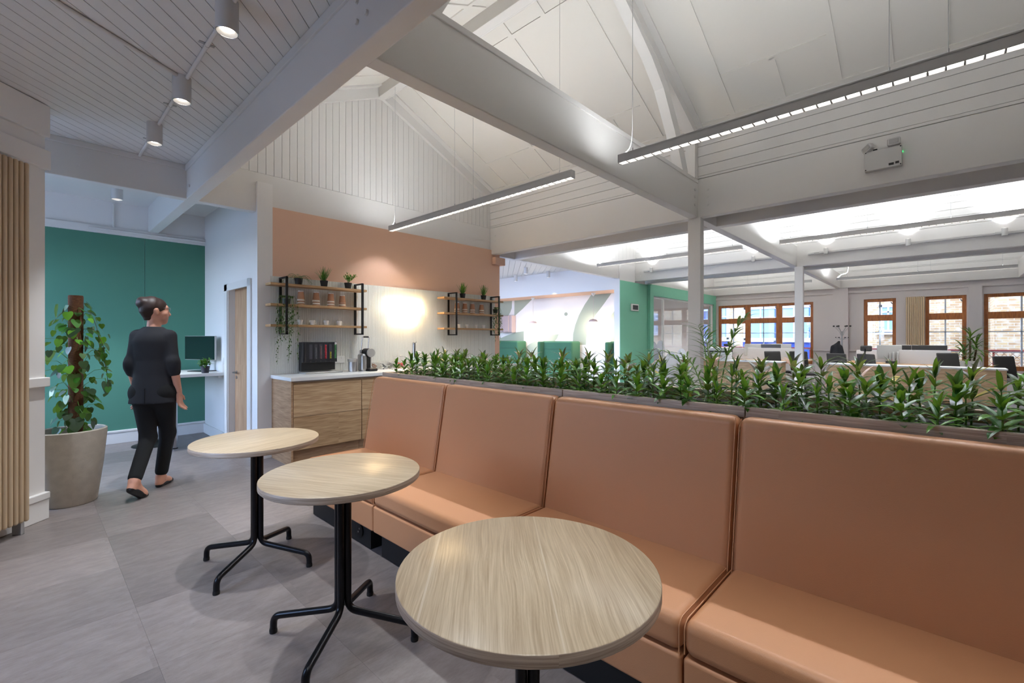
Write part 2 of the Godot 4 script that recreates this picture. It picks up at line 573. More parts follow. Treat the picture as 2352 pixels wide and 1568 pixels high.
# ---------- the room ----------
func shell() -> void:
	# floor slab and the tiles laid on it
	var fl := struct("floor", bx(-1.4, 16.0, -0.3, -0.004, -10.2, 4.4), M.groove)
	for i in range(-3, 4):
		for j in range(-8, 12):
			var x0 := 0.363 + 0.575 * i
			var z1 := -2.305 + 0.583 * j
			var z0 := z1 - 0.583
			if x0 + 0.575 < -1.1 or x0 > 2.2 or z0 > 2.0: continue
			put("floor_tile", bx(x0 + 0.0003, x0 + 0.5747, -0.004, 0.0, z0 + 0.0003, z1 - 0.0003), M["slate_%d" % rng.randi_range(0, 4)], fl)
	put("carpet", bx(2.66, 15.6, -0.004, 0.001, -9.9, 4.0), mat("carpet", rgb(110, 106, 108), 0.95), fl)
	# kitchen wall with its tiled splashback
	var kw := struct("wall_kitchen", bx(1.73, 5.44, 0, 2.78, -5.56, -5.405), M.salmon)
	put("tile_bed", bx(1.832, 5.322, 0.92, 2.012, -5.405, -5.401), M.grout, kw)
	var mm := MultiMesh.new()
	mm.transform_format = MultiMesh.TRANSFORM_3D
	mm.mesh = rb(-0.0094, 0.0094, -0.0695, 0.0695, 0, 0.005, 0.002, 1).commit()
	var cols := 167
	var rows := 8
	mm.instance_count = cols * rows
	for i in cols:
		for j in rows:
			mm.set_instance_transform(i * rows + j, Transform3D(Basis(Vector3.FORWARD, rng.randf_range(-0.004, 0.004)) * Basis(Vector3.UP, rng.randf_range(-0.03, 0.03)), v(1.843 + 0.0209 * i, 0.989 + 0.1365 * j, -5.4015)))
	var tl := MultiMeshInstance3D.new()
	tl.multimesh = mm
	tl.material_override = M.tile_white
	tl.name = "finger_tiles"
	tl.set_meta("kind", "stuff")
	tl.set_meta("label", "glossy white vertical finger tiles of the splashback")
	kw.add_child(tl)
	put("corbel", rb(5.27, 5.5, 2.54, 2.66, -5.56, -5.33), M.salmon, kw)
	# wall with the door, its face at x = 1.705
	var dw := struct("wall_door", bx(1.705, 1.86, 2.0, 3.03, -7.6, -5.40), M.wall_paint)
	put("pier", bx(1.705, 1.86, 0, 2.0, -5.66, -5.40), M.wall_paint, dw)
	put("pier", bx(1.705, 1.86, 0, 2.0, -7.6, -6.5), M.wall_paint, dw)
	var d := struct("door_1", bx(1.775, 1.815, 0.005, 1.93, -6.43, -5.73), M.door_oak)
	put("door_frame", box(box(bx(1.70, 1.86, 0, 2.0, -5.73, -5.66), v(1.70, 0, -6.5), v(1.86, 2.0, -6.43)), v(1.70, 1.93, -6.5), v(1.86, 2.0, -5.66)), M.white_paint, d)
	put("architrave", box(box(rb(1.685, 1.705, 0, 1.99, -5.69, -5.575, 0.006), v(1.685, 0, -6.55), v(1.705, 1.99, -6.44)), v(1.685, 1.91, -6.55), v(1.705, 1.99, -5.575)), M.white_paint, d)
	put("handle", tube(tube(S(), fillet([v(1.775, 0.9, -6.36), v(1.73, 0.9, -6.36), v(1.73, 0.9, -6.25)], 0.015), 0.009, 8), [v(1.777, 0.9, -6.36), v(1.768, 0.9, -6.36)], 0.025, 14), M.steel, d)
	put("keyhole", tube(S(), [v(1.777, 0.84, -6.36), v(1.768, 0.84, -6.36)], 0.02, 14), M.steel, d)
	# green end wall of the alcove: two boards with a joint
	var gw := struct("wall_back", bx(-1.1, 1.705, 0, 3.03, -7.7, -7.552), M.wall_paint)
	for s in [[-1.1, 1.0385], [1.0415, 1.705]]:
		put("panel", bx(s[0], s[1], 0.15, 2.618, -7.552, -7.54), M.green_wall, gw)
	put("picture_rail", rb(-1.1, 1.705, 2.618, 2.708, -7.552, -7.515), M.white_paint, gw)
	put("conduit", tube(S(), [v(0.5, 2.665, -7.5), v(1.7, 2.665, -7.5)], 0.012, 8), M.white_paint, gw)
	put("conduit", tube(S(), [v(0.73, 2.67, -7.53), v(0.73, 3.0, -7.53)], 0.012, 8), M.white_paint, gw)
	var sk := struct("baseboard_back", rb(-1.1, 1.705, 0, 0.135, -7.552, -7.525), M.white_paint)
	put("moulding", rb(-1.1, 1.705, 0.135, 0.165, -7.552, -7.518, 0.008, 2), M.white_paint, sk)
	struct("baseboard_door", rb(1.685, 1.705, 0, 0.13, -7.53, -6.56), M.white_paint)
	# outer wall on the left with its windows, and the splayed pier with the radiator
	var lw := struct("wall_left", bx(-1.4, -1.1, 0, 0.85, -7.7, 4.2), M.wall_paint)
	put("lintel", bx(-1.4, -1.1, 2.55, 3.03, -7.7, 4.2), M.wall_paint, lw)
	for s in [[-7.7, -7.45], [-5.15, -3.3], [-2.2, 4.2]]:
		put("pier", bx(-1.4, -1.1, 0.85, 2.55, s[0], s[1]), M.wall_paint, lw)
	var wn := 1
	for s in [[-7.45, -5.15], [-3.3, -2.2]]:
		plain_window("window_%d" % wn, s[0], s[1])
		wn += 1
	var P := PackedVector2Array([Vector2(0.084, -4.79), Vector2(-0.75, -3.956), Vector2(-1.1, -3.7), Vector2(-1.1, -5.0), Vector2(0.03, -5.0)])
	var sp := struct("wall_splay", prism(S(), P, V0, Vector3.RIGHT, Vector3.BACK, v(0, 3.03, 0)), M.wall_paint)
	var dir := v(-0.7071, 0, 0.7071)
	var nor := v(0.7071, 0, 0.7071)
	var c0 := v(0.084, 0, -4.79)
	for q in [["skirting", 0.0, 0.15, 0.022], ["skirting_moulding", 0.15, 0.2, 0.03], ["dado_rail", 0.97, 1.04, 0.03], ["cornice", 2.56, 2.7, 0.035], ["frieze", 2.8, 3.03, 0.03]]:
		var st := rbox(S(), v(-0.012, q[1], -0.01), v(1.1, q[2], q[3]), 0.007, 1)
		var o := put(q[0], st, M.wall_paint, sp)
		o.transform = Transform3D(Basis(dir, Vector3.UP, dir.cross(Vector3.UP)), c0)
		if dir.cross(Vector3.UP).dot(nor) < 0.0: o.transform.basis = Basis(dir, Vector3.UP, nor)
	# walls behind the camera and round the far rooms
	struct("wall_near", bx(-1.4, 15.6, 0, 5.0, 4.2, 4.4), M.wall_paint)
	struct("wall_far", bx(1.86, 16.0, 0, 3.3, -10.4, -10.2), M.wall_paint)
	# ceiling on the left: boards laid at 45 degrees
	var ce := struct("ceiling", bx(-1.4, 1.074, 3.06, 3.2, -5.44, 4.4), M.groove)
	var region := PackedVector2Array([Vector2(-1.1, -5.44), Vector2(1.074, -5.44), Vector2(1.074, 4.2), Vector2(-1.1, 4.2)])
	var wdt := 0.0877
	var a45 := Vector2(0.7071, -0.7071)
	var b45 := Vector2(0.7071, 0.7071)
	for i in range(-50, 40):
		var o2 := b45 * (i * wdt + 0.012)
		var strip := PackedVector2Array([o2 - a45 * 9.0 + b45 * 0.0022, o2 + a45 * 9.0 + b45 * 0.0022, o2 + a45 * 9.0 + b45 * (wdt - 0.0022), o2 - a45 * 9.0 + b45 * (wdt - 0.0022)])
		for poly in Geometry2D.intersect_polygons(strip, region):
			put("board", prism(S(), poly, v(0, 3.034, 0), Vector3.RIGHT, Vector3.BACK, v(0, 0.026, 0)), M.white_paint, ce)
	var c2 := struct("ceiling", bx(-1.4, 1.86, 3.03, 3.2, -7.7, -5.54), M.white_paint)
	put("edge_strip", rb(-1.1, 1.07, 2.985, 3.034, -5.435, -5.42), M.white_paint, c2)

func plain_window(nm: String, z0: float, z1: float) -> void:
	var st := S()
	for z in [z0 + 0.03, (z0 + z1) / 2, z1 - 0.03]:
		box(st, v(-1.3, 0.85, z - 0.03), v(-1.22, 2.55, z + 0.03))
	for y in [0.88, 1.9, 2.52]:
		box(st, v(-1.3, y - 0.03, z0), v(-1.22, y + 0.03, z1))
	var w := struct(nm, st, M.window_wood)
	put("pane", bx(-1.262, -1.258, 0.85, 2.55, z0, z1), M.glass, w)

# ---------- timber frame and roof bays ----------
func beam(label_nm: String, x0: float, x1: float, y0: float, y1: float, z0: float, z1: float) -> MeshInstance3D:
	return struct(label_nm, rb(x0, x1, y0, y1, z0, z1, 0.008), M.white_paint)

func roof() -> void:
	var bays := [[1.18, 5.25], [6.07, 10.2], [10.9, 15.5]]
	var BY := 2.705
	var TY := 3.14
	# beams along the bays
	var ba := beam("ceiling_beam", 1.074, 1.18, BY, TY, -7.55, 4.2)
	put("cover_strip", rb(1.06, 1.076, 2.977, 3.034, -5.44, 4.2), M.white_paint, ba)
	for p in [[-2.02, 2.93], [-2.02, 2.83], [-1.93, 2.93], [-1.93, 2.83], [-5.3, 2.8]]:
		put("bolt", tube(S(), [v(1.076, p[1], p[0]), v(1.062, p[1], p[0])], 0.014, 10), M.white_paint, ba)
	var bl := beam("ceiling_beam", -1.1, 1.08, BY, TY, -5.54, -5.435)
	for y in [2.93, 2.83]:
		put("bolt", tube(S(), [v(0.3, y, -5.437), v(0.3, y, -5.425)], 0.013, 10), M.white_paint, bl)
	for x in [5.25, 10.2]:
		var b1 := beam("ceiling_beam", x, x + 0.11, BY, TY, -5.45, 4.2)
		for z in [-1.91, -5.32]:
			for y in [3.0, 2.92, 2.83]:
				put("bolt", tube(tube(S(), [v(x + 0.001, y, z), v(x - 0.004, y, z)], 0.016, 12), [v(x, y, z), v(x - 0.01, y, z)], 0.009, 8), M.white_paint, b1)
		beam("ceiling_beam", x + 0.6, x + 0.72, BY, TY, -5.45, 4.2)
		struct("valley_soffit", bx(x + 0.09, x + 0.63, 2.98, 3.02, -5.45, 4.2), M.white_paint)
	beam("ceiling_beam", 15.5, 15.6, BY, TY, -5.45, 4.2)
	# cross beams at the trusses (z about -2.07 and 1.3) and at the gables
	for z in [-2.125, 1.3]:
		for x in [[1.17, 5.26], [5.35, 5.86], [5.96, 10.21], [10.3, 10.82], [10.9, 15.5]]:
			var cb := beam("cross_beam", x[0], x[1], BY, 3.10, z, z + 0.105)
			if x[0] == 1.17 and z < 0:
				put("cap_strip", rb(1.2, 5.24, 3.09, 3.13, z - 0.01, z + 0.115), M.white_paint, cb)
				for y in [3.0, 2.92, 2.83]:
					put("bolt", tube(S(), [v(5.16, y, z + 0.104), v(5.16, y, z + 0.114)], 0.013, 10), M.white_paint, cb)
	for x in [[1.17, 5.26], [5.96, 10.21], [10.9, 15.5]]:
		beam("gable_beam", x[0], x[1], BY, TY, -5.55, -5.44)
	beam("gable_beam", 5.35, 5.97, BY, TY, -5.55, -5.44)
	# posts
	for p in [[5.25, -2.135, 5.355, -1.99], [10.2, -2.06, 10.31, -1.92]]:
		var po := struct("column", rb(p[0], p[2], 0, BY, p[1], p[3], 0.006), M.white_paint)
		put("post_head", rb(p[0] + 0.003, p[2], BY, 3.14, p[1] + 0.003, p[3]), M.white_paint, po)
	# each bay: upstands, lining, ridge, gable boards, battens
	for n in 3:
		var xl: float = bays[n][0]
		var xr: float = bays[n][1]
		var xm := (xl + xr) / 2.0
		var EY := 3.73
		var RY := 4.67
		for s in [[xl, -1.0], [xr, 1.0]]:
			var x: float = s[0]
			var w := struct("roof_upstand", bx(x + 0.02 * s[1], x + 0.1 * s[1], TY - 0.02, EY + 0.05, -5.45, 4.2), M.groove)
			for i in 5:
				put("board", rb(x + 0.002 * s[1], x + 0.022 * s[1], TY + 0.03 + 0.112 * i + 0.002, TY + 0.03 + 0.112 * (i + 1) - 0.002, -5.45, 4.2, 0.003), M.white_paint, w)
			put("sill_strip", rb(x - 0.004 * s[1], x + 0.03 * s[1], TY + 0.002, TY + 0.028, -5.45, 4.2, 0.003), M.white_paint, w)
			# the lining slab of this slope
			var e := v(x, EY, 0)
			var r := v(xm, RY, 0)
			var u := (r - e).normalized()
			var nn := v(-u.y * s[1], absf(u.x), 0) if s[1] > 0 else v(-u.y, absf(u.x), 0)
			nn = v(u.y * s[1], absf(u.x), 0)
			var L := e.distance_to(r)
			var o := v(x, EY, -5.45)
			var sl := struct("roof_slope", prism(S(), PackedVector2Array([Vector2(-0.1, 0), Vector2(L + 0.05, 0), Vector2(L + 0.05, 0.1), Vector2(-0.1, 0.1)]), o, u, nn, v(0, 0, 9.65)), M.cream_paint)
			put("eaves_strip", prism(S(), PackedVector2Array([Vector2(0.0, 0.003), Vector2(0.045, 0.003), Vector2(0.045, -0.014), Vector2(0.0, -0.014)]), v(x, EY, -5.45), u, nn, v(0, 0, 9.65)), M.cream_paint, sl)
			# battens up the slope and across it
			var zs := [-5.05, -4.6, -4.14, -3.78, -3.35, -2.9, -2.47, -1.66, -1.18, -0.72, -0.35, 0.0, 0.45, 0.9]
			if n > 0: zs = []
			for i in zs.size():
				var z: float = zs[i]
				var short: bool = i in [1, 8, 5]
				put("batten", batten(e, u, nn, 0.045, 0.54 if short else L - 0.1, z, z + 0.055), M.cream_paint, sl)
				if short: put("batten", batten(e, u, nn, 1.92, L - 0.1, z, z + 0.055), M.cream_paint, sl)
			if n == 0:
				for h in [0.53, 1.9]:
					for q in [[-5.0, -4.14], [-4.09, -3.35], [-3.3, -2.47], [-1.6, -0.72]]:
						if h > 1.0 and q[0] < -4.5: continue
						put("batten", cross_batten(e, u, nn, h, q[0], q[1]), M.cream_paint, sl)
				# principal rafters at truss and gable, curved braces
				for z in [-2.13, 1.3]:
					put("principal_rafter", prism(S(), PackedVector2Array([Vector2(0, 0.0), Vector2(L, 0), Vector2(L, -0.11), Vector2(0, -0.11)]), v(x, EY, z), u, nn, v(0, 0, 0.11)), M.white_paint, sl)
					put("rafter_board", prism(S(), PackedVector2Array([Vector2(0, 0.0), Vector2(L, 0), Vector2(L, -0.02), Vector2(0, -0.02)]), v(x, EY, z - 0.06), u, nn, v(0, 0, 0.23)), M.white_paint, sl)
					var arc := [[4.87, 3.1], [4.643, 3.496], [4.376, 3.842], [4.122, 4.037], [3.8, 4.219], [3.5, 4.38], [3.3, 4.46]]
					var outer := PackedVector2Array()
					var inner := PackedVector2Array()
					for a in arc:
						var ax: float = a[0] if s[1] > 0 else 2.0 * xm - a[0]
						inner.append(Vector2(ax, a[1]))
					for k in range(arc.size() - 1, -1, -1):
						var ax: float = arc[k][0] if s[1] > 0 else 2.0 * xm - arc[k][0]
						outer.append(Vector2(ax + 0.12 * s[1], arc[k][1] + 0.05))
					inner.append_array(outer)
					put("curved_brace", prism(S(), inner, v(0, 0, z + 0.005), Vector3.RIGHT, Vector3.UP, v(0, 0, 0.1)), M.white_paint, sl)
					put("king_block", bx(x - 0.08 * s[1], x, TY, EY, z, z + 0.11), M.white_paint, sl)
				put("gable_rafter", prism(S(), PackedVector2Array([Vector2(0, 0.0), Vector2(L, 0), Vector2(L, -0.14), Vector2(0, -0.14)]), v(x, EY, -5.44), u, nn, v(0, 0, 0.05)), M.white_paint, sl)
				put("verge_strip", prism(S(), PackedVector2Array([Vector2(0, 0.0), Vector2(L, 0), Vector2(L, -0.02), Vector2(0, -0.02)]), v(x, EY, -5.40), u, nn, v(0, 0, 0.09)), M.white_paint, sl)
		var rd := struct("roof_ridge", rb(xm - 0.05, xm + 0.05, RY - 0.17, RY + 0.02, -5.45, 4.2), M.white_paint)
		put("conduit", tube(S(), [v(xm + 0.06, RY - 0.16, -5.35), v(xm + 0.06, RY - 0.16, 4.0)], 0.012, 8), M.white_paint, rd)
		# gable end: upright boards
		var gb := struct("wall_gable", bx(xl - 0.1, xr + 0.1, TY, RY + 0.1, -5.62, -5.462), M.groove)
		var x := xl - 0.05
		var k := 0
		var wd := 0.0845 if n == 0 else 0.17
		while x < xr + 0.05:
			var top := EY + (RY - EY) * (1.0 - absf(x + wd / 2 - xm) / (xm - xl)) + 0.08
			put("board", bx(x + 0.0022, x + wd - 0.0022, TY, top, -5.462, -5.442), M.white_paint, gb)
			x += wd
			k += 1
		struct("wall_roof_end", bx(xl - 0.3, xr + 0.3, TY, 5.0, 4.18, 4.25), M.wall_paint)

func batten(e: Vector3, u: Vector3, nn: Vector3, s0: float, s1: float, z0: float, z1: float) -> SurfaceTool:
	return prism(S(), PackedVector2Array([Vector2(s0, 0.002), Vector2(s1, 0.002), Vector2(s1, -0.012), Vector2(s0, -0.012)]), e + v(0, 0, z0), u, nn, v(0, 0, z1 - z0))

func cross_batten(e: Vector3, u: Vector3, nn: Vector3, s: float, z0: float, z1: float) -> SurfaceTool:
	return batten(e, u, nn, s - 0.025, s + 0.025, z0, z1)

# ---------- the rooms beyond: booth, meeting room, window wall ----------
func far_side() -> void:
	# corridor ceiling with boards
	var ce := struct("ceiling", bx(5.44, 15.6, 3.06, 3.2, -10.2, -5.55), M.groove)
	var region := PackedVector2Array([Vector2(5.44, -10.2), Vector2(9.4, -10.2), Vector2(9.4, -5.55), Vector2(5.44, -5.55)])
	var a45 := Vector2(0.7071, -0.7071)
	var b45 := Vector2(0.7071, 0.7071)
	for i in range(-40, 40):
		var o2 := b45 * (i * 0.13)
		var strip := PackedVector2Array([o2 - a45 * 16.0 + b45 * 0.003, o2 + a45 * 16.0 + b45 * 0.003, o2 + a45 * 16.0 + b45 * 0.127, o2 - a45 * 16.0 + b45 * 0.127])
		for poly in Geometry2D.intersect_polygons(strip, region):
			put("board", prism(S(), poly, v(0, 3.034, 0), Vector3.RIGHT, Vector3.BACK, v(0, 0.026, 0)), M.white_paint, ce)
	# booth: header, soffit, painted back wall
	var bw := struct("wall_booth", bx(9.4, 10.1, 2.46, 3.06, -10.2, -5.56), M.wall_paint)
	put("soffit", bx(9.402, 10.1, 2.452, 2.462, -10.2, -5.6), M.salmon, bw)
	put("jamb", bx(9.4, 10.12, 0, 3.06, -5.56, -5.412), M.wall_paint, bw)
	var mw := struct("wall_mural", bx(10.1, 10.2, 0, 3.06, -10.2, -5.56), M.wall_paint)
	var shapes := [
		[[-6.65, 2.45], [-6.05, 2.45], [-6.29, 2.17], [-6.51, 1.93], [-6.7, 1.64], [-6.79, 1.42], [-6.82, 1.14], [-7.24, 1.14], [-7.23, 1.43], [-7.16, 1.67], [-7.04, 1.93], [-6.86, 2.2]],
		[[-10.1, 1.28], [-9.67, 1.41], [-9.33, 1.49], [-9.02, 1.52], [-9.02, 1.05], [-9.02, 0.5], [-10.1, 0.5]],
		[[-9.0, 1.0], [-8.78, 1.15], [-8.37, 1.31], [-8.04, 1.4], [-7.72, 1.43], [-7.78, 1.31], [-7.84, 1.25], [-7.9, 0.5], [-9.0, 0.5]],
		[[-9.4, 2.45], [-8.7, 2.45], [-9.06, 2.19], [-9.4, 1.98]],
		[[-10.1, 2.45], [-9.5, 2.45], [-9.51, 2.23], [-9.57, 2.11], [-9.65, 2.01], [-10.1, 2.0]],
		[[-5.6, 2.2], [-5.92, 2.05], [-6.05, 1.91], [-6.17, 1.73], [-6.23, 1.52], [-6.19, 1.38], [-6.1, 1.25], [-5.92, 1.13], [-5.6, 1.0]],
		[]]
	for k in 12:
		shapes[6].append([-7.47 + 0.057 * cos(TAU * k / 12), 1.975 + 0.05 * sin(TAU * k / 12)])
	for s in shapes:
		var p := PackedVector2Array()
		for q in s: p.append(Vector2(q[0], q[1]))
		put("painted_shape", prism(S(), p, v(10.1, 0, 0), Vector3.BACK, Vector3.UP, v(-0.003, 0, 0)), M.sage, mw)
	# green wall and glass front of the meeting room, in the plane z = -5.405
	var g := struct("wall_meeting", bx(9.4, 10.97, 0, 2.665, -5.411, -5.405), M.green_office)
	put("core", bx(10.12, 10.97, 0, 2.665, -5.54, -5.412), M.green_office, g)
	put("pier", bx(10.78, 10.97, 0, 2.665, -5.405, -5.34), M.green_office, g)
	put("header", bx(10.97, 15.6, 2.41, 2.7, -5.54, -5.40), M.green_office, g)
	put("pier", bx(15.4, 15.6, 0, 2.41, -5.54, -5.40), M.green_office, g)
	put("door_frame", box(box(bx(11.74, 11.79, 0, 2.41, -5.5, -5.44), v(10.97, 2.37, -5.5), v(15.4, 2.41, -5.44)), v(15.36, 0, -5.5), v(15.4, 2.41, -5.44)), M.white_paint, g)
	for s in [[10.97, 11.74], [11.79, 12.98], [12.99, 14.12], [14.13, 15.36]]:
		put("pane", bx(s[0], s[1], 0.02, 2.37, -5.474, -5.466), M.glass, g)
	for c in [[11.15, 0.9, 0.34], [11.55, 0.55, 0.42], [11.62, 1.0, 0.26], [12.3, 0.5, 0.45], [13.0, 0.62, 0.4]]:
		var p := PackedVector2Array()
		for k in 20: p.append(Vector2(c[0] + c[2] * cos(TAU * k / 20), maxf(c[1] + c[2] * sin(TAU * k / 20), 0.03)))
		put("frosted_film", prism(S(), p, v(0, 0, -5.465), Vector3.RIGHT, Vector3.UP, v(0, 0, 0.001)), M.film, g)
	struct("wall_room_back", bx(10.2, 15.6, 0, 3.06, -9.3, -9.2), M.office_paint)
	for x in [11.9, 13.2]:
		var dl := thing("recessed_downlight", "round recessed ceiling light behind the meeting room glass", "light", v(x, 3.06, -7.2), 0, "meeting room ceiling lights")
		put("disc", lathe(S(), [Vector2(0, -0.004), Vector2(0.09, -0.004)], V0, 20), M.pendant_glow, dl)
		put("trim", lathe(S(), [Vector2(0.09, 0), Vector2(0.09, -0.01), Vector2(0.11, -0.008), Vector2(0.112, 0)], V0, 20), M.white_paint, dl)
		spot(dl, v(0, -0.03, 0), Vector3.DOWN, 14.0, COOL, 60.0, 0.05)
	# window wall
	var spans := [[-5.33, -2.68, 3], [-1.515, -0.843, 1], [-0.276, 0.467, 1], [0.76, 3.2, 2]]
	var ww := struct("wall_right", bx(15.6, 15.9, 0, 0.56, -10.2, 4.2), M.office_paint)
	put("lintel", bx(15.6, 15.9, 2.37, 3.8, -10.2, 4.2), M.office_paint, ww)
	var edge := -10.2
	for s in spans:
		put("pier", bx(15.6, 15.9, 0.56, 2.37, edge, s[0]), M.office_paint, ww)
		edge = s[1]
	put("pier", bx(15.6, 15.9, 0.56, 2.37, edge, 4.2), M.office_paint, ww)
	put("pilaster", bx(15.5, 15.6, 0, 2.6, 0.5, 0.73), M.office_paint, ww)
	put("pilaster", bx(15.5, 15.6, 0, 2.705, -2.2, -1.85), M.office_paint, ww)
	put("picture_rail", rb(15.57, 15.6, 2.55, 2.6, -5.4, 4.2), M.office_paint, ww)
	for s in [[-2.68, -1.515], [-0.843, -0.276], [0.467, 0.76]]:
		put("dado_rail", rb(15.57, 15.6, 0.95, 1.0, s[0], s[1]), M.office_paint, ww)
	var n := 3
	for s in spans:
		big_window("window_%d" % n, s[0], s[1], s[2])
		n += 1
	# radiators on the window wall
	radiator("tall ribbed beige radiator between two wood-framed windows", v(15.52, 1.6, -0.465), -PI / 2, 9, 1.55, 0.04)

func big_window(nm: String, z0: float, z1: float, cols: int) -> void:
	var w := struct(nm, bx(15.64, 15.72, 0.56, 0.66, z0, z1), M.window_wood)
	put("head", bx(15.64, 15.72, 2.29, 2.37, z0, z1), M.window_wood, w)
	put("transom", bx(15.63, 15.73, 1.78, 1.94, z0, z1), M.window_wood, w)
	var cw := (z1 - z0) / cols
	for i in cols + 1:
		var z := z0 + cw * i
		put("stile", bx(15.64, 15.72, 0.66, 2.29, maxf(z - 0.075, z0), minf(z + 0.075, z1)), M.window_wood, w)
	for i in cols:
		var a := z0 + cw * i + 0.075
		var b := z0 + cw * (i + 1) - 0.075
		put("pane", bx(15.676, 15.68, 1.94, 2.29, a, b), M.glass, w)
		put("pane", bx(15.676, 15.68, 0.66, 1.78, a, b), M.glass, w)
		put("glazing_bar", bx(15.69, 15.715, 0.66, 1.78, (a + b) / 2 - 0.015, (a + b) / 2 + 0.015), M.glazing_bar, w)
		put("glazing_bar", bx(15.69, 15.715, 1.94, 2.29, (a + b) / 2 - 0.015, (a + b) / 2 + 0.015), M.glazing_bar, w)
		put("glazing_bar", bx(15.69, 15.715, 1.46, 1.485, a, b), M.glazing_bar, w)
		put("glazing_bar", bx(15.69, 15.715, 0.98, 1.005, a, b), M.glazing_bar, w)
		put("catch", tube(S(), [v(15.6, 2.27, b - 0.03), v(15.63, 2.22, b)], 0.012, 6), M.steel, w)

# a column radiator; ribs stand along local x, the room is on local +z
func radiator(label: String, at: Vector3, turn: float, ribs: int, h: float, pitch: float) -> void:
	var r := thing("column_radiator", label, "radiator", at, turn)
	for i in ribs:
		var x := (i - (ribs - 1) / 2.0) * pitch
		for z in [0.0, 0.04]:
			put("rib", rbox(S(), v(x - pitch * 0.44, -h / 2, z - 0.016), v(x + pitch * 0.44, h / 2, z + 0.016), 0.0155, 3), M.radiator, r)
	for y in [-h / 2 + 0.05, h / 2 - 0.05]:
		put("header_tube", tube(S(), [v(-ribs * pitch / 2, y, 0.02), v(ribs * pitch / 2, y, 0.02)], 0.014, 8), M.radiator, r)

# ---------- lights ----------
func spot(parent: Node3D, at: Vector3, dir: Vector3, e: float, c: Color, ang: float, size := 0.03, blend := 0.6) -> void:
	var l := SpotLight3D.new()
	l.name = "light"
	l.light_energy = e
	l.light_color = c
	l.spot_angle = ang
	l.spot_angle_attenuation = blend
	l.spot_range = 20.0
	l.spot_attenuation = 2.0
	l.light_size = size
	l.shadow_enabled = true
	parent.add_child(l, true)
	l.position = at
	var up := Vector3.UP if absf(dir.y) < 0.9 else Vector3.RIGHT
	l.basis = Basis.looking_at(dir, up)

func area(parent: Node3D, at: Vector3, upward: bool, size: Vector2, e: float, c: Color) -> void:
	var l := AreaLight3D.new()
	l.name = "light"
	l.area_size = size
	l.light_energy = e
	l.light_color = c
	l.area_range = 20.0
	l.area_attenuation = 2.0
	l.shadow_enabled = true
	parent.add_child(l, true)
	l.position = at
	l.rotation.x = PI / 2 if upward else -PI / 2

func can_light(at: Vector3, label: String, h := 0.16, r := 0.052, e := 8.0, group := "") -> Node3D:
	var t := thing("surface_spotlight", label, "light", at, 0, group)
	put("body", lathe(S(), [Vector2(0, h), Vector2(r, h), Vector2(r, 0.004), Vector2(r - 0.003, 0), Vector2(r - 0.006, 0.003), Vector2(r * 0.5, 0.022), Vector2(0, 0.022)], V0, 28), M.lamp_white, t)
	put("bulb", lathe(S(), [Vector2(0, 0.016), Vector2(r * 0.48, 0.016), Vector2(r * 0.48, 0.022)], V0, 20), M.bulb, t)
	put("rim", tube(S(), ring(r - 0.003, 0.001, 28), 0.0025, 6, false), M.chrome, t)
	spot(t, v(0, 0.008, 0), Vector3.DOWN, e, COOL, 34.0, 0.02, 0.7)
	return t

func ring(r: float, y: float, n: int) -> Array:
	var o := []
	for i in n + 1: o.append(v(r * cos(TAU * i / n), y, r * sin(TAU * i / n)))
	return o

func left_lights() -> void:
	var cy := 3.034
	var names := ["white can spotlight on the boarded ceiling where two conduits meet", "white can spotlight on the boarded ceiling beside the cross beam", "white can spotlight with the widest gap from the cross beam"]
	can_light(v(0.69, cy - 0.16, -2.63), names[2], 0.16, 0.052, 2.6)
	can_light(v(0.69, cy - 0.16, -3.62), names[0], 0.16, 0.052, 2.6)
	can_light(v(0.69, cy - 0.16, -4.56), names[1], 0.16, 0.052, 2.6)
	for z in [-1.62, -0.6, 0.42, 1.44]:
		can_light(v(0.69, cy - 0.16, z), "white can spotlight further along the conduit over the tables", 0.16, 0.052, 1.1, "spotlights over the tables")
	can_light(v(0.67, 2.85, -6.6), "white can spotlight in front of the green wall", 0.18, 0.052, 4.0)
	var co := thing("conduit", "straight white conduit linking three ceiling spotlights", "conduit", v(0.69, cy, 0))
	put("pipe", tube(S(), [v(0.02, -0.012, -5.42), v(0.02, -0.012, 2.0)], 0.0115, 10), M.white_paint, co)
	for z in [-4.95, -4.1, -3.1, -2.1]:
		put("saddle", rb(-0.02, 0.06, -0.004, 0, z - 0.012, z + 0.012, 0.002), M.lamp_grey, co)
		put("saddle", tube(S(), [v(0.02, -0.012, z - 0.009), v(0.02, -0.012, z + 0.009)], 0.014, 10), M.white_paint, co)
	var c2 := thing("conduit", "slanting white conduit across the boarded ceiling", "conduit", v(0.69, cy, -3.62))
	put("pipe", tube(S(), [v(-0.03, -0.012, 0.03), v(-1.2, -0.012, 0.75), v(-1.8, -0.012, 1.1)], 0.0115, 10), M.white_paint, c2)
	# downlights in the corridor beyond the kitchen wall
	for p in [[9.13, -8.45], [8.29, -7.33], [9.15, -7.33]]:
		can_light(v(p[0], cy - 0.16, p[1]), "small white can spotlight on the corridor ceiling by the booth", 0.16, 0.05, 3.0, "corridor spotlights")

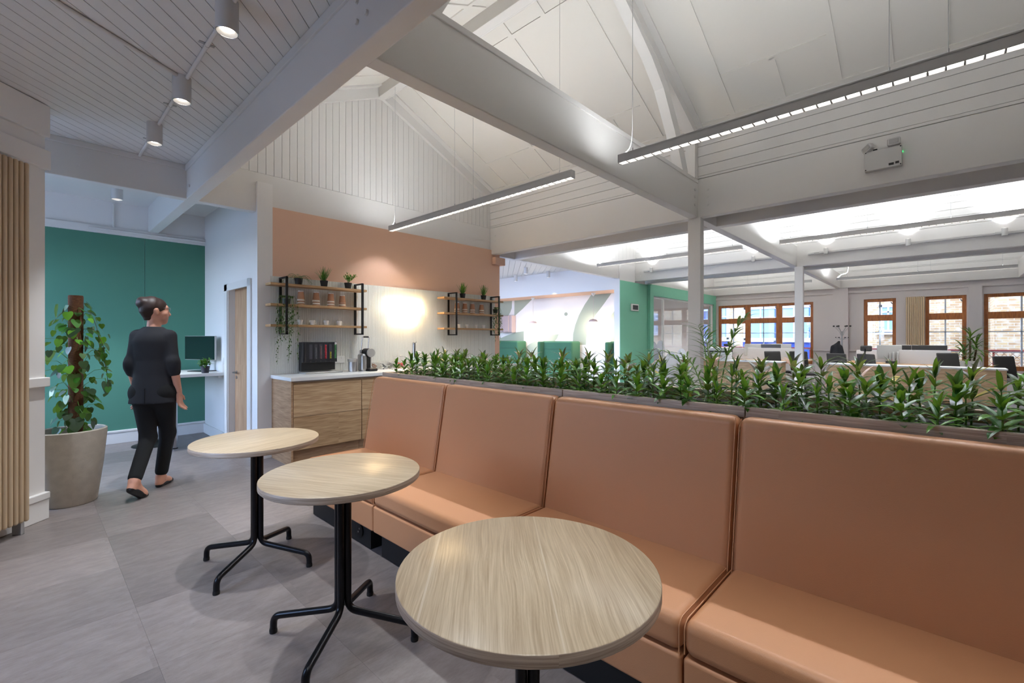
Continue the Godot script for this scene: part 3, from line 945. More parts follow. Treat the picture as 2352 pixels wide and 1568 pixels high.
# a suspended linear light: grey channel, louvred lit cells below, a strip lit upward on top
func linear(label: String, x: float, y: float, z0: float, z1: float, cells: int, wires: Array, n_spots: int, ridge: float, group := "") -> void:
	var t := thing("linear_pendant_light", label, "light", v(x, y, 0), 0, group)
	var L := z1 - z0
	var w := 0.028
	var h := 0.066
	var st := S()
	box(st, v(-w, 0, z0), v(-w + 0.003, h, z1))
	box(st, v(w - 0.003, 0, z0), v(w, h, z1))
	box(st, v(-w, 0, z0 - 0.003), v(w, h, z0))
	box(st, v(-w, 0, z1), v(w, h, z1 + 0.003))
	box(st, v(-w, h - 0.012, z0), v(w, h - 0.009, z1))
	put("channel", st, M.lamp_grey, t)
	var lou := S()
	for i in cells + 1:
		var z := z0 + L * i / cells
		box(lou, v(-w + 0.003, 0.001, z - 0.004), v(w - 0.003, 0.016, z + 0.004))
	put("louvre", lou, M.lamp_grey, t).set_meta("kind", "stuff")
	for i in cells:
		put("lit_cell", bx(-w + 0.004, w - 0.004, 0.0165, 0.018, z0 + L * i / cells + 0.004, z0 + L * (i + 1) / cells - 0.004), M.led, t)
	put("uplight_strip", bx(-w + 0.006, w - 0.006, h - 0.009, h - 0.007, z0 + 0.02, z1 - 0.02), M.led, t)
	for z in wires:
		put("suspension_wire", tube(S(), [v(0, h, z), v(0, ridge - y, z)], 0.0015, 5), M.steel, t)
		put("gripper", tube(S(), [v(0, h - 0.005, z), v(0, h + 0.03, z)], 0.005, 8), M.chrome, t)
	for i in n_spots:
		spot(t, v(0, 0.012, z0 + L * (i + 0.5) / n_spots), Vector3.DOWN, SPOT_E * L / n_spots * (8.0 if x < 5.0 else 18.0), COOL, 56.0, 0.025, 0.45)
	area(t, v(0, h + 0.004, (z0 + z1) / 2), true, Vector2(0.045, L - 0.04), UP_E * L * (3.0 if x < 5.0 else 26.0 if x < 10.0 else 13.0), COOL)

func linear_lights() -> void:
	linear("long grey linear light hung in front of the cross beam", 3.18, 2.69, -1.83, 1.05, 42, [-1.72, -0.2, 0.03], 12, 4.6)
	var t: Node3D = get_child(get_child_count() - 1)
	put("power_cable", tube(S(), fillet([v(0, 0.066, -1.80), v(0, 0.10, -1.74), v(0, 0.2, -1.722), v(0.004, 1.8, -1.722)], 0.05), 0.003, 6), M.ceramic, t)
	linear("long grey linear light hung above the coffee counter", 3.18, 2.69, -5.13, -2.28, 42, [-5.02, -3.85, -3.55, -2.42], 12, 4.6)
	t = get_child(get_child_count() - 1)
	put("power_cable", tube(S(), fillet([v(0, 0.066, -5.10), v(0, 0.10, -5.04), v(0, 0.25, -5.022), v(0.004, 1.8, -5.022)], 0.05), 0.003, 6), M.ceramic, t)
	linear("grey linear light hung nearest the booth in the middle roof bay", 8.13, 2.80, -5.2, -2.4, 40, [-5.1, -3.9, -3.7, -2.55], 4, 4.6)
	t = get_child(get_child_count() - 1)
	put("power_cable", tube(S(), fillet([v(0, 0.066, -5.16), v(0, 0.12, -5.04), v(0, 0.3, -5.0), v(0, 1.8, -5.0)], 0.08), 0.006, 6), M.ceramic, t)
	linear("grey linear light hung beside the track spotlights over the office", 8.13, 2.80, -1.84, 1.05, 40, [-1.7, -0.75, 0.1, 0.9], 4, 4.6)
	linear("grey linear light hung before the three-part window", 13.2, 2.69, -5.0, -2.3, 40, [-3.75, -3.5], 4, 4.6)
	linear("grey linear light hung above the desks by the coat stand", 13.2, 2.69, -1.80, 1.1, 40, [-1.6, -0.35, -0.15, 0.9], 4, 4.6)
	t = get_child(get_child_count() - 1)
	put("power_cable", tube(S(), fillet([v(0, 0.05, -1.79), v(0, 0.14, -1.72), v(0, 0.16, -1.6), v(0, 0.24, -1.58), v(0, 1.6, -1.58)], 0.08), 0.012, 6), M.ceramic, t)
	# track spotlights on the far beam
	for q in [[-5.2, -2.35, [-4.98, -2.77], "white lighting track with spotlights above the meeting room side"], [-1.83, 1.2, [-1.54, -0.39, 0.71], "white lighting track with spotlights above the office cabinets"]]:
		var tr := thing("lighting_track", q[3], "light", v(10.16, 2.92, 0))
		put("track", rb(-0.02, 0.04, -0.018, 0.018, q[0], q[1], 0.003), M.lamp_white, tr)
		put("slot", bx(-0.024, -0.019, -0.006, 0.006, q[0] + 0.1, q[1]), M.lamp_grey, tr)
		for z in q[2]:
			put("spot_head", tube(S(), [v(-0.06, 0.06, z), v(-0.06, -0.05, z)], 0.034, 18), M.lamp_white, tr)
			put("adaptor", rb(-0.07, -0.01, -0.016, 0.016, z - 0.1, z - 0.02, 0.003), M.lamp_white, tr)
			put("lens", tube(S(), [v(-0.06, 0.062, z), v(-0.06, 0.058, z)], 0.026, 14), M.led, tr)
			spot(tr, v(-0.06, 0.075, z), v(0.12, 1, 0).normalized(), 4.0, COOL, 45.0, 0.03, 0.7)
	# pendants in the booth
	for p in [[-8.36, "domed white glass pendant hung by the tall painted triangle"], [-6.36, "domed white glass pendant hung before the sage painted arch"]]:
		var g := thing("pendant_lamp", p[1], "pendant light", v(9.75, 1.7, p[0]))
		put("cap", lathe(S(), [Vector2(0.115, 0.03), Vector2(0.11, 0.055), Vector2(0.08, 0.085), Vector2(0.03, 0.10), Vector2(0, 0.102)], V0, 28), M.acrylic_pink, g)
		put("globe_glow", lathe(S(), [Vector2(0, -0.115), Vector2(0.05, -0.105), Vector2(0.09, -0.07), Vector2(0.113, -0.02), Vector2(0.115, 0.03)], V0, 28), M.pendant_glow, g)
		put("cord", tube(S(), [v(0, 0.1, 0), v(0, 0.7, 0)], 0.004, 6), M.acrylic_pink, g)
		put("ceiling_rose", lathe(S(), [Vector2(0.008, 0.67), Vector2(0.05, 0.73), Vector2(0.06, 0.752)], V0, 18), M.white_paint, g)
		var om := OmniLight3D.new()
		om.name = "light"
		om.light_energy = 0.9
		om.light_color = WARM
		om.light_size = 0.1
		om.omni_range = 20.0
		om.omni_attenuation = 2.0
		om.shadow_enabled = true
		g.add_child(om)
		om.position = v(0, -0.03, 0)
	# emergency light on the beam
	var em := thing("emergency_light", "grey twin-spot emergency light unit bolted to the beam", "light", v(5.25, 2.92, -0.37))
	put("case", rbox(S(), v(-0.06, -0.09, -0.13), v(0, 0.085, 0.13), 0.006, 1), M.lamp_white, em)
	for s in [-1, 1]:
		for y in [-0.08, 0.075]:
			put("screw", tube(S(), [v(-0.059, y, s * 0.12), v(-0.063, y, s * 0.12)], 0.005, 8), M.black_matt, em)
	put("badge", bx(-0.062, -0.06, -0.075, -0.055, 0.04, 0.075), M.black_matt, em)
	put("badge", bx(-0.062, -0.06, -0.07, -0.05, 0.085, 0.11), M.screen_grey, em)
	var hd := put("lamp_head", rbox(S(), v(-0.05, -0.03, -0.045), v(0, 0.03, 0.045), 0.012, 2), M.lamp_white, em, v(-0.03, 0.125, 0.075))
	put("lens", rbox(S(), v(-0.054, -0.02, -0.032), v(-0.048, 0.02, 0.032), 0.003, 1), M.lamp_grey, hd)
	hd = put("lamp_head", rbox(S(), v(-0.05, -0.03, -0.045), v(0, 0.03, 0.045), 0.012, 2), M.lamp_white, em, v(-0.03, 0.115, -0.09))
	hd.rotation_degrees = v(-28, -35, 0)
	put("lens", rbox(S(), v(-0.054, -0.02, -0.032), v(-0.048, 0.02, 0.032), 0.003, 1), M.lamp_grey, hd)
	put("bracket", bx(-0.045, -0.03, 0.08, 0.1, -0.07, -0.04), M.black_matt, em)
	put("indicator_lamp", bx(-0.012, -0.004, 0.035, 0.045, 0.129, 0.133), M.green_led, em)

# ---------- banquette and planter ----------
func banquette() -> void:
	var ords := ["at the coffee counter end, with a floor socket in its plinth", "second from the coffee counter", "third from the coffee counter", "fourth from the coffee counter", "fifth from the coffee counter"]
	var ln := 0.95
	for i in 5:
		var z0 := -3.45 + ln * i
		var z1 := z0 + ln
		var t := thing("banquette_module", "tan leather bench module " + ords[i], "bench", v(1.42, 0, (z0 + z1) / 2), 0, "tan banquette modules")
		var h := ln / 2 - 0.004
		# back: leans from x 1.885 at the seat to 1.985 at the top
		var lean := func(p: Vector3) -> Vector3:
			return p + v((p.y - 0.43) * 0.172, 0, 0)
		put("back_cushion", rbox(S(), v(0.46, 0.30, -h), v(0.555, 1.004, h), 0.032, 4, lean), M.leather, t)
		put("seat_cushion", rbox(S(), v(0.004, 0.316, -h), v(0.50, 0.432, h), 0.034, 4), M.leather, t)
		put("front_panel", rbox(S(), v(0.006, 0.154, -h), v(0.10, 0.313, h), 0.012, 2), M.leather, t)
		put("base", bx(0.06, 0.62, 0.14, 0.31, -h + 0.01, h - 0.01), M.black_matt, t)
		for s in [-1.0, 1.0]:
			put("piping", tube(S(), fillet([v(0.462, 0.36, s * (h - 0.004)) + v(-0.012, 0, 0), v(0.552, 0.968, s * (h - 0.004)), v(0.57, 1.0, s * (h - 0.008))], 0.02), 0.0025, 5), M.leather, t)
			put("piping", tube(S(), fillet([v(0.008, 0.325, s * (h - 0.005)), v(0.008, 0.41, s * (h - 0.005)), v(0.03, 0.428, s * (h - 0.005)), v(0.45, 0.428, s * (h - 0.005))], 0.02), 0.0025, 5), M.leather, t)
		var zz := [h - 0.10, -h] if i == 0 else [h, -h + 0.02]
		var pl := put("plinth", bx(0.055, 0.6, 0, 0.15, -h, zz[0]) if i == 0 else bx(0.055, 0.6, 0, 0.15, -h + 0.02, h), M.black_matt, t)
		if i == 0:
			put("floor_socket", tube(S(), [v(0.056, 0.085, 0.24), v(0.045, 0.085, 0.24)], 0.042, 20), M.black_metal, pl)
			put("socket_pin", tube(S(), [v(0.046, 0.075, 0.23), v(0.043, 0.075, 0.23)], 0.006, 8), M.steel, pl)
			put("socket_pin", tube(S(), [v(0.046, 0.098, 0.245), v(0.043, 0.098, 0.245)], 0.006, 8), M.steel, pl)
	# planter behind the backs
	var p := thing("planter_trough", "long timber-rimmed planter trough behind the leather bench", "planter", v(2.08, 0, -1.1))
	put("trough", box(box(bx(0.0, 0.025, 0.0, 1.0, -2.35, 2.4), v(0.56, 0, -2.35), v(0.585, 1.0, 2.4)), v(0, 0, -2.375), v(0.585, 1.0, -2.35)), M.oak_grey, p)
	var zc := [-2.378, -1.418, -0.46, 0.5, 1.46, 2.4]
	for i in 5:
		put("rim_board", rb(-0.004, 0.024, 0.992, 1.036, zc[i] + 0.002, zc[i + 1] - 0.002, 0.003), M.edge_wood, p)
		put("rim_board", rb(0.565, 0.593, 0.992, 1.036, zc[i] + 0.002, zc[i + 1] - 0.002, 0.003), M.edge_wood, p)
	put("rim_board", rb(0.024, 0.565, 0.992, 1.036, -2.378, -2.34, 0.003), M.edge_wood, p)
	var so := put("potting_soil", bx(0.025, 0.56, 0.9, 0.985, -2.35, 2.4), M.soil, p)
	so.set_meta("kind", "stuff")
	planting()

# one blade: length l, width w, arch droops the tip; grows along +x from the origin
func blade(l: float, w: float, rise: float, droop: float, n := 5, fold := 0.25) -> ArrayMesh:
	var st := S()
	var P := []
	for i in n + 1:
		var t := float(i) / n
		var x := l * (t - 0.25 * droop * t * t)
		var y := l * (rise * t - droop * t * t)
		var hw := w * 0.5 * pow(sin(PI * (0.08 + 0.92 * pow(t, 0.8)) * 0.98), 0.75) if i < n else 0.0005
		if i == 0: hw = w * 0.12
		P.append([v(x, y + hw * fold, hw), v(x, y, 0), v(x, y + hw * fold, -hw)])
	for i in n:
		for k in 2:
			var a: Vector3 = P[i][k]
			var b: Vector3 = P[i][k + 1]
			var c: Vector3 = P[i + 1][k + 1]
			var d: Vector3 = P[i + 1][k]
			var nn := (b - a).cross(d - a).normalized()
			if nn.y < 0: nn = -nn
			var ns := (nn + Vector3.UP * 0.2).normalized()
			tri(st, a, b, c, ns, ns, ns)
			tri(st, a, c, d, ns, ns, ns)
	return st.commit()

func sprig(nm: String, label: String, group: String, h: float, whorls: int, per: int, blades: Array, mats: Array, len0: float, stem_r := 0.004) -> Node3D:
	var t := thing(nm, label, "plant", V0, 0, group)
	put("stem", tube(S(), [V0, v(0.004, h * 0.5, 0.003), v(0.0, h, 0)], [stem_r, stem_r * 0.8, stem_r * 0.5], 6), M.stem_green, t)
	for i in whorls:
		var f := float(i) / maxf(whorls - 1, 1)
		var y := h * (0.22 + 0.78 * f)
		for k in per:
			var o := put("leaf", blades[rng.randi() % blades.size()], M[mats[rng.randi() % mats.size()]], t, v(0.002, y, 0))
			var pitch := lerpf(-0.05, 0.95, f * f) + rng.randf_range(-0.15, 0.15)
			var sc := len0 * rng.randf_range(0.8, 1.15) * lerpf(1.0, 0.72, absf(f - 0.45) * 1.2)
			o.basis = Basis(Vector3.UP, TAU * k / per + i * 2.4 + rng.randf_range(-0.3, 0.3)) * Basis(Vector3.BACK, pitch) * Basis.from_scale(Vector3.ONE * sc)
	return t

func planting() -> void:
	var thin := [blade(1.0, 0.17, 0.35, 0.45), blade(1.0, 0.2, 0.2, 0.55), blade(1.0, 0.16, 0.5, 0.3)]
	var wide := [blade(1.0, 0.3, 0.45, 0.4), blade(1.0, 0.34, 0.3, 0.55), blade(1.0, 0.28, 0.55, 0.3)]
	var front := []
	var mid := []
	var back := []
	var fg := "low green plants along the front of the planter"
	var mg := "bushy green plants in the middle of the planter"
	var bg := "tall dark plants along the back of the planter"
	for i in 4:
		front.append(sprig("green_dracaena", "low bright green plant at the leather side of the planter", fg, rng.randf_range(0.09, 0.13), 4, 5, wide if i % 2 else thin, ["leaf_green", "leaf_bright", "leaf_green"], 0.095))
		mid.append(sprig("song_dracaena", "bushy mid green plant in the middle row of the planter", mg, rng.randf_range(0.13, 0.17), 5, 5, thin if i % 2 else wide, ["leaf_green", "leaf_dark", "leaf_dark", "leaf_bright"], 0.11))
	for i in 3:
		back.append(sprig("cordyline_plant", "tall dark purplish plant at the office side of the planter", bg, rng.randf_range(0.17, 0.2), 5, 6, wide if i % 2 else thin, ["leaf_purple", "leaf_dark", "leaf_purple", "leaf_pink"], 0.13))
		back.append(sprig("croton_plant", "tall variegated yellow and green plant at the office side of the planter", "tall variegated plants along the back of the planter", rng.randf_range(0.15, 0.19), 5, 6, thin, ["leaf_dark", "leaf_green", "leaf_gold", "leaf_dark", "leaf_purple"], 0.12))
	var used := {}
	for row in 4:
		var z := -3.36 + row * 0.03
		var k := 0
		while z < 0.95:
			var pool: Array = [front, mid, mid, back][row]
			var pick: int = rng.randi() % pool.size()
			var src: Node3D = pool[pick]
			var at := v([2.135, 2.25, 2.37, 2.5][row] + rng.randf_range(-0.02, 0.02), 0.985, z + rng.randf_range(-0.02, 0.02))
			var turn := rng.randf() * TAU
			if not used.has(src):
				used[src] = true
				src.position = at
				src.rotation.y = turn
			else:
				copy_of(src, at, turn)
			z += [0.125, 0.125, 0.13, 0.125][row]
			k += 1
	for pool in [front, mid, back]:
		for src in pool:
			if not used.has(src):
				remove_child(src)
				src.free()

# ---------- round tables ----------
func tables() -> void:
	var r := 0.335
	var H := 0.733
	var t := thing("cafe_table", "round oak-topped cafe table furthest along towards the door", "table", v(0.925, 0, -2.935), 0.0, "round cafe tables")
	put("table_top", lathe(S(), [Vector2(0, H), Vector2(r - 0.003, H), Vector2(r - 0.001, H - 0.0015)], V0, 72), M.table_wood, t)
	put("edge_band", lathe(S(), [Vector2(r - 0.0012, H - 0.0012), Vector2(r, H - 0.003), Vector2(r, H - 0.026), Vector2(r - 0.003, H - 0.029), Vector2(0, H - 0.029)], V0, 72), M.edge_wood, t)
	put("mounting_plate", lathe(S(), [Vector2(0, H - 0.0285), Vector2(0.12, H - 0.0285), Vector2(0.12, H - 0.034), Vector2(0, H - 0.034)], V0, 24), M.table_metal, t)
	var angs := [233.4, 142.0, 53.1, -38.2]
	for k in 4:
		var a := deg_to_rad(90.0 - angs[k])
		var d := v(cos(a), 0, sin(a))
		if k == 0: d = v(-0.193, 0, -0.26).normalized()
		if k == 1: d = v(-0.256, 0, 0.2).normalized()
		if k == 2: d = v(0.195, 0, 0.26).normalized()
		if k == 3: d = v(0.254, 0, -0.2).normalized()
		var pts := fillet([d * 0.0225 + v(0, H - 0.03, 0), d * 0.0225 + v(0, 0.125, 0), d * 0.324 + v(0, 0.075, 0), d * 0.326 + v(0, 0.008, 0)], 0.045, 6)
		var leg := put("leg", tube(S(), pts, 0.0155, 12), M.table_metal, t)
		put("foot_cap", lathe(S(), [Vector2(0, 0), Vector2(0.0165, 0), Vector2(0.0172, 0.008), Vector2(0.016, 0.02)], d * 0.326, 12), M.black_matt, leg)
	copy_of(t, v(0.961, 0, -1.938), 0.03, "round oak-topped cafe table between the other two along the bench")
	copy_of(t, v(0.894, 0, -0.786), 0.9, "round oak-topped cafe table with striped grain by the third bench module")
	# turn the tops so that the grain runs as in the place
	var i := 0
	for o in get_children():
		if str(o.name).begins_with("cafe_table"):
			for c in o.get_children():
				if str(c.name).begins_with("table_top"): c.rotation.y = [1.857, 0.442, 1.47][i]
			i += 1

# ---------- coffee point ----------
func kitchen() -> void:
	var cy := 0.918
	# base units: a run of drawer cabinets, one worktop
	var fronts := [[1.872, 2.632], [2.636, 3.236], [3.24, 3.84], [3.844, 4.444], [4.448, 5.30]]
	var which := ["at the open end beside the salmon wall edge", "second from the open end", "below the coffee jars", "below the tap", "at the far end of the counter"]
	for i in 5:
		var f: Array = fronts[i]
		var c := thing("drawer_cabinet", "oak-front kitchen cabinet with two deep drawers " + which[i], "cabinet", v(f[0], 0, -5.40), 0, "kitchen base cabinets")
		var w: float = f[1] - f[0]
		put("carcass", bx(0.0, w, 0.16, 0.862, 0.0, 0.525), M.oak_b, c)
		for q in [[0.507, 0.845], [0.162, 0.503]]:
			put("drawer_front", rb(0.002, w - 0.002, q[0], q[1], 0.528, 0.546, 0.0015), M.oak if q[0] > 0.4 else M.oak_b, c)
		put("plinth", bx(0.0, w, 0, 0.158, 0.0, 0.48), M.oak_grey, c)
	var ep := put("end_panel", rb(1.85, 1.87, 0, 0.875, -5.40, -4.852, 0.0015), M.oak_grey)
	tag(ep, "pale grained upright panel closing the counter end", "panel")
	var wt := put("worktop", rb(1.838, 5.32, 0.88, cy, -5.40, -4.825, 0.003), M.counter_white)
	tag(wt, "thick white worktop along the kitchen wall", "worktop")
	put("finger_rail", bx(1.87, 5.30, 0.862, 0.88, -5.3, -4.872), mat("rail", rgb(150, 138, 130), 0.5), wt)
	# shelf units: two black frames, three boards
	for q in [[1.935, 2.83, 1.775, 2.895, "long wall shelf unit with black frames carrying a fern pot"], [4.33, 5.22, 4.11, 5.33, "wall shelf unit with black frames at the booth end of the tiles"]]:
		var s := thing("wall_shelf", q[4], "shelf", v(0, 0, -5.39))
		for x in [q[0], q[1]]:
			var st := S()
			for z in [0.008, 0.192]: box(st, v(x - 0.0125, 1.365, z - 0.008), v(x + 0.0125, 2.0, z + 0.008))
			for y in [1.373, 1.992]: box(st, v(x - 0.0125, y - 0.008, 0.0), v(x + 0.0125, y + 0.008, 0.2))
			put("frame", st, M.black_metal, s)
		for y in [1.925, 1.70, 1.475]:
			put("board", rb(q[2], q[3], y - 0.026, y, 0.018, 0.182, 0.002), M.shelf_oak, s)
	# things on the shelves
	var zs := -5.29
	var kinds := [[2.096, "fern", "potted fern with arching fronds on the top shelf"], [2.389, "grass", "potted spiky grass between the fern and the bushy herb"], [2.689, "bush", "potted bushy herb beside the shelf's black frame"], [4.528, "grass", "potted spiky grass nearer the neon sign on the booth-end shelf"], [4.963, "grass", "potted spiky grass nearer the trailing ivy on the booth-end shelf"]]
	for q in kinds:
		small_pot(q[1], q[2], v(q[0], 1.925, zs))
	var left := [[2.122, 0.173], [2.297, 0.172], [2.472, 0.17], [2.614, 0.145]]
	var right := [[4.419, 0.165], [4.573, 0.165], [4.727, 0.163], [4.92, 0.16]]
	for i in 4:
		cup_stack(v(left[i][0], 1.70, zs), left[i][1], "stack of upturned brown paper cups on the shelf under the fern", "paper cups on the long shelf")
		cup_stack(v(right[i][0], 1.70, zs), right[i][1], "stack of upturned brown paper cups on the booth-end shelf", "paper cups on the booth-end shelf")
		mug(v([2.115, 2.252, 2.415, 2.576][i], 1.475, zs), "small white coffee cup on the lowest board of the long shelf", "white cups on the long shelf")
		mug(v([4.463, 4.613, 4.808, 4.963][i], 1.475, zs), "small white coffee cup on the lowest board of the booth-end shelf", "white cups on the booth-end shelf")
	ivy(v(1.95, 1.70, -5.25), 0.75, 15, "trailing ivy hanging over the end of the long shelf", 0.14)
	ivy(v(5.20, 1.73, -5.26), 0.55, 12, "trailing ivy hanging over the booth-end shelf frame", 0.11)
	neon()
	# capsule dispenser
	var z := -5.27
	var d := thing("capsule_dispenser", "black coffee capsule dispenser with coloured columns", "dispenser", v(2.13, cy, z))
	put("body", rb(0, 0.40, 0.03, 0.36, -0.10, -0.03, 0.004), M.black_matt, d)
	put("cover", rb(0.0, 0.40, 0.125, 0.362, -0.03, 0.02, 0.004), mat("smoke_panel", rgb(30, 31, 36), 0.2), d)
	put("side_strip", bx(0.02, 0.032, 0.13, 0.355, 0.0195, 0.022), M.screen_grey, d)
	put("tray", rb(0.0, 0.44, 0, 0.018, -0.1, 0.09, 0.006), M.silver_plastic, d)
	var caps := [Color(0.22, 0.22, 0.27), Color(0.35, 0.36, 0.38), Color(0.42, 0.3, 0.3), Color(0.75, 0.13, 0.17), Color(0.62, 0.62, 0.12), Color(0.2, 0.5, 0.25)]
	for i in 6:
		var x := 0.075 + 0.058 * i
		put("window_slot", bx(x - 0.004, x + 0.03, 0.165, 0.335, 0.0198, 0.0212), mat("slot", rgb(62, 62, 70), 0.2), d)
		var m := mat("capsule_%d" % i, caps[i], 0.35, 0.5)
		var n := [0, 8, 9, 10, 5, 10][i] as int
		for k in n:
			put("capsule", lathe(S(), [Vector2(0, 0), Vector2(0.011, 0), Vector2(0.013, 0.0022), Vector2(0.009, 0.011), Vector2(0, 0.012)], v(x + 0.012, 0.168 + 0.0165 * k, 0.0185), 10), m, d)
		put("outlet", tube(S(), [v(x + 0.012, 0.137, 0.015), v(x + 0.012, 0.137, 0.0215)], 0.009, 10), M.black_metal, d)
	put("logo_tile", bx(0.372, 0.396, 0.332, 0.356, 0.02, 0.0215), M.ceramic, d)
	var tm := TextMesh.new()
	tm.text = "N"
	tm.font_size = 16
	tm.pixel_size = 0.0011
	tm.depth = 0.0005
	put("logo_letter", tm, M.black_matt, d, v(0.384, 0.344, 0.0218))
	# milk frother can and coffee machine
	var f := thing("milk_frother", "brushed steel frother jug with grey lid beside the capsule dispenser", "frother", v(2.70, cy, -5.2))
	put("can", lathe(S(), [Vector2(0, 0), Vector2(0.05, 0), Vector2(0.05, 0.12), Vector2(0, 0.12)], V0, 28), M.steel, f)
	put("lid", lathe(S(), [Vector2(0.051, 0.118), Vector2(0.056, 0.125), Vector2(0.056, 0.155), Vector2(0.048, 0.158), Vector2(0.046, 0.148), Vector2(0, 0.148)], V0, 28), M.silver_plastic, f)
	var c := thing("coffee_machine", "silver and black capsule coffee machine with raised lever", "coffee machine", v(2.865, cy, -5.18))
	put("tank", rbox(S(), v(-0.085, 0.0, -0.07), v(-0.012, 0.215, 0.06), 0.03, 3), M.steel, c)
	put("body", rbox(S(), v(-0.02, 0.02, -0.12), v(0.075, 0.26, 0.0), 0.012, 2), M.black_matt, c)
	put("brew_head", tube(S(), [v(0.028, 0.225, -0.06), v(0.028, 0.225, 0.07)], [0.055, 0.055], 24), M.black_metal, c)
	put("dial", tube(S(), [v(0.028, 0.225, 0.07), v(0.028, 0.225, 0.085)], [0.056, 0.052], 28), M.silver_plastic, c)
	put("steam_collar", tube(S(), [v(-0.05, 0.085, 0.0), v(-0.05, 0.095, 0.0)], 0.036, 20), M.chrome, c)
	put("cup_base", rbox(S(), v(-0.012, 0, -0.03), v(0.1, 0.035, 0.12), 0.015, 2), M.black_metal, c)
	put("drip_grid", bx(0.0, 0.085, 0.035, 0.037, -0.01, 0.1), M.steel, c)
	put("column_trim", bx(0.062, 0.078, 0.02, 0.16, -0.005, 0.004), M.silver_plastic, c)
	put("lever", tube(S(), fillet([v(-0.04, 0.20, -0.05), v(-0.025, 0.42, -0.04), v(0.065, 0.42, -0.04), v(0.05, 0.25, -0.04)], 0.012), 0.006, 8), M.chrome, c)
	put("lever_grip", tube(S(), [v(-0.01, 0.421, -0.04), v(0.055, 0.421, -0.04)], 0.011, 10), M.black_matt, c)
	# socket plates
	for p in [[2.62, 1.06], [4.22, 1.08]]:
		var s := put("wall_socket", rb(p[0] - 0.07, p[0] + 0.07, p[1] - 0.043, p[1] + 0.043, -5.397, -5.386, 0.003), M.ceramic)
		tag(s, "white double wall socket on the tiles " + ("behind the frother jug" if p[0] < 3 else "right of the tap"), "socket")
		for k in [-1, 1]: put("switch", bx(p[0] + k * 0.035 - 0.008, p[0] + k * 0.035 + 0.008, p[1] + 0.01, p[1] + 0.03, -5.387, -5.383), M.ceramic, s)
	# jars
	var jars := [[3.05, 0.1, 0.085, rgb(150, 106, 72), "tan sugar sachets"], [3.165, 0.11, 0.1, rgb(225, 222, 215), "black and white sachets"], [3.285, 0.1, 0.085, rgb(120, 112, 104), "small grey packets"], [3.42, 0.13, 0.16, rgb(200, 52, 40), "red sweets"]]
	for j in jars:
		var w: float = j[1] / 2
		var t := thing("glass_jar", "square clear glass jar of " + j[4] + " on the worktop", "jar", v(j[0], cy, -5.3), 0, "jars on the worktop")
		put("glass", rb(-w, w, 0, j[2], -w, w, 0.006), M.jar_glass, t)
		put("lid", rb(-w - 0.003, w + 0.003, j[2], j[2] + 0.012, -w - 0.003, w + 0.003, 0.004), M.jar_glass, t)
		var m := mat("sachets", j[3], 0.7)
		for k in 14:
			var o := put("sachet", rbox(S(), v(-0.022, -0.004, -0.012), v(0.022, 0.004, 0.012), 0.003, 1), m if k % 3 or j[4][0] != "b" else M.black_matt, t, v(rng.randf_range(-w + 0.025, w - 0.025), 0.012 + 0.0045 * k, rng.randf_range(-w + 0.025, w - 0.025)))
			o.rotation = v(rng.randf() * 0.5, rng.randf() * 3.0, rng.randf() * 0.5)
	# tap
	var tp := thing("mixer_tap", "chrome mixer tap with side lever against the tiles", "tap", v(3.62, cy, -5.25))
	put("column", tube(S(), [V0, v(0, 0.33, 0), v(0.005, 0.345, 0)], [0.026, 0.024, 0.02], 18), M.chrome, tp)
	put("spout", tube(S(), fillet([v(0, 0.2, 0), v(0.06, 0.21, 0.06), v(0.09, 0.19, 0.09)], 0.02), [0.016, 0.015, 0.015, 0.015, 0.015, 0.014, 0.014, 0.015], 12), M.chrome, tp)
	put("lever", tube(S(), [v(0, 0.335, 0), v(-0.01, 0.35, 0.07)], [0.01, 0.006], 10), M.chrome, tp)

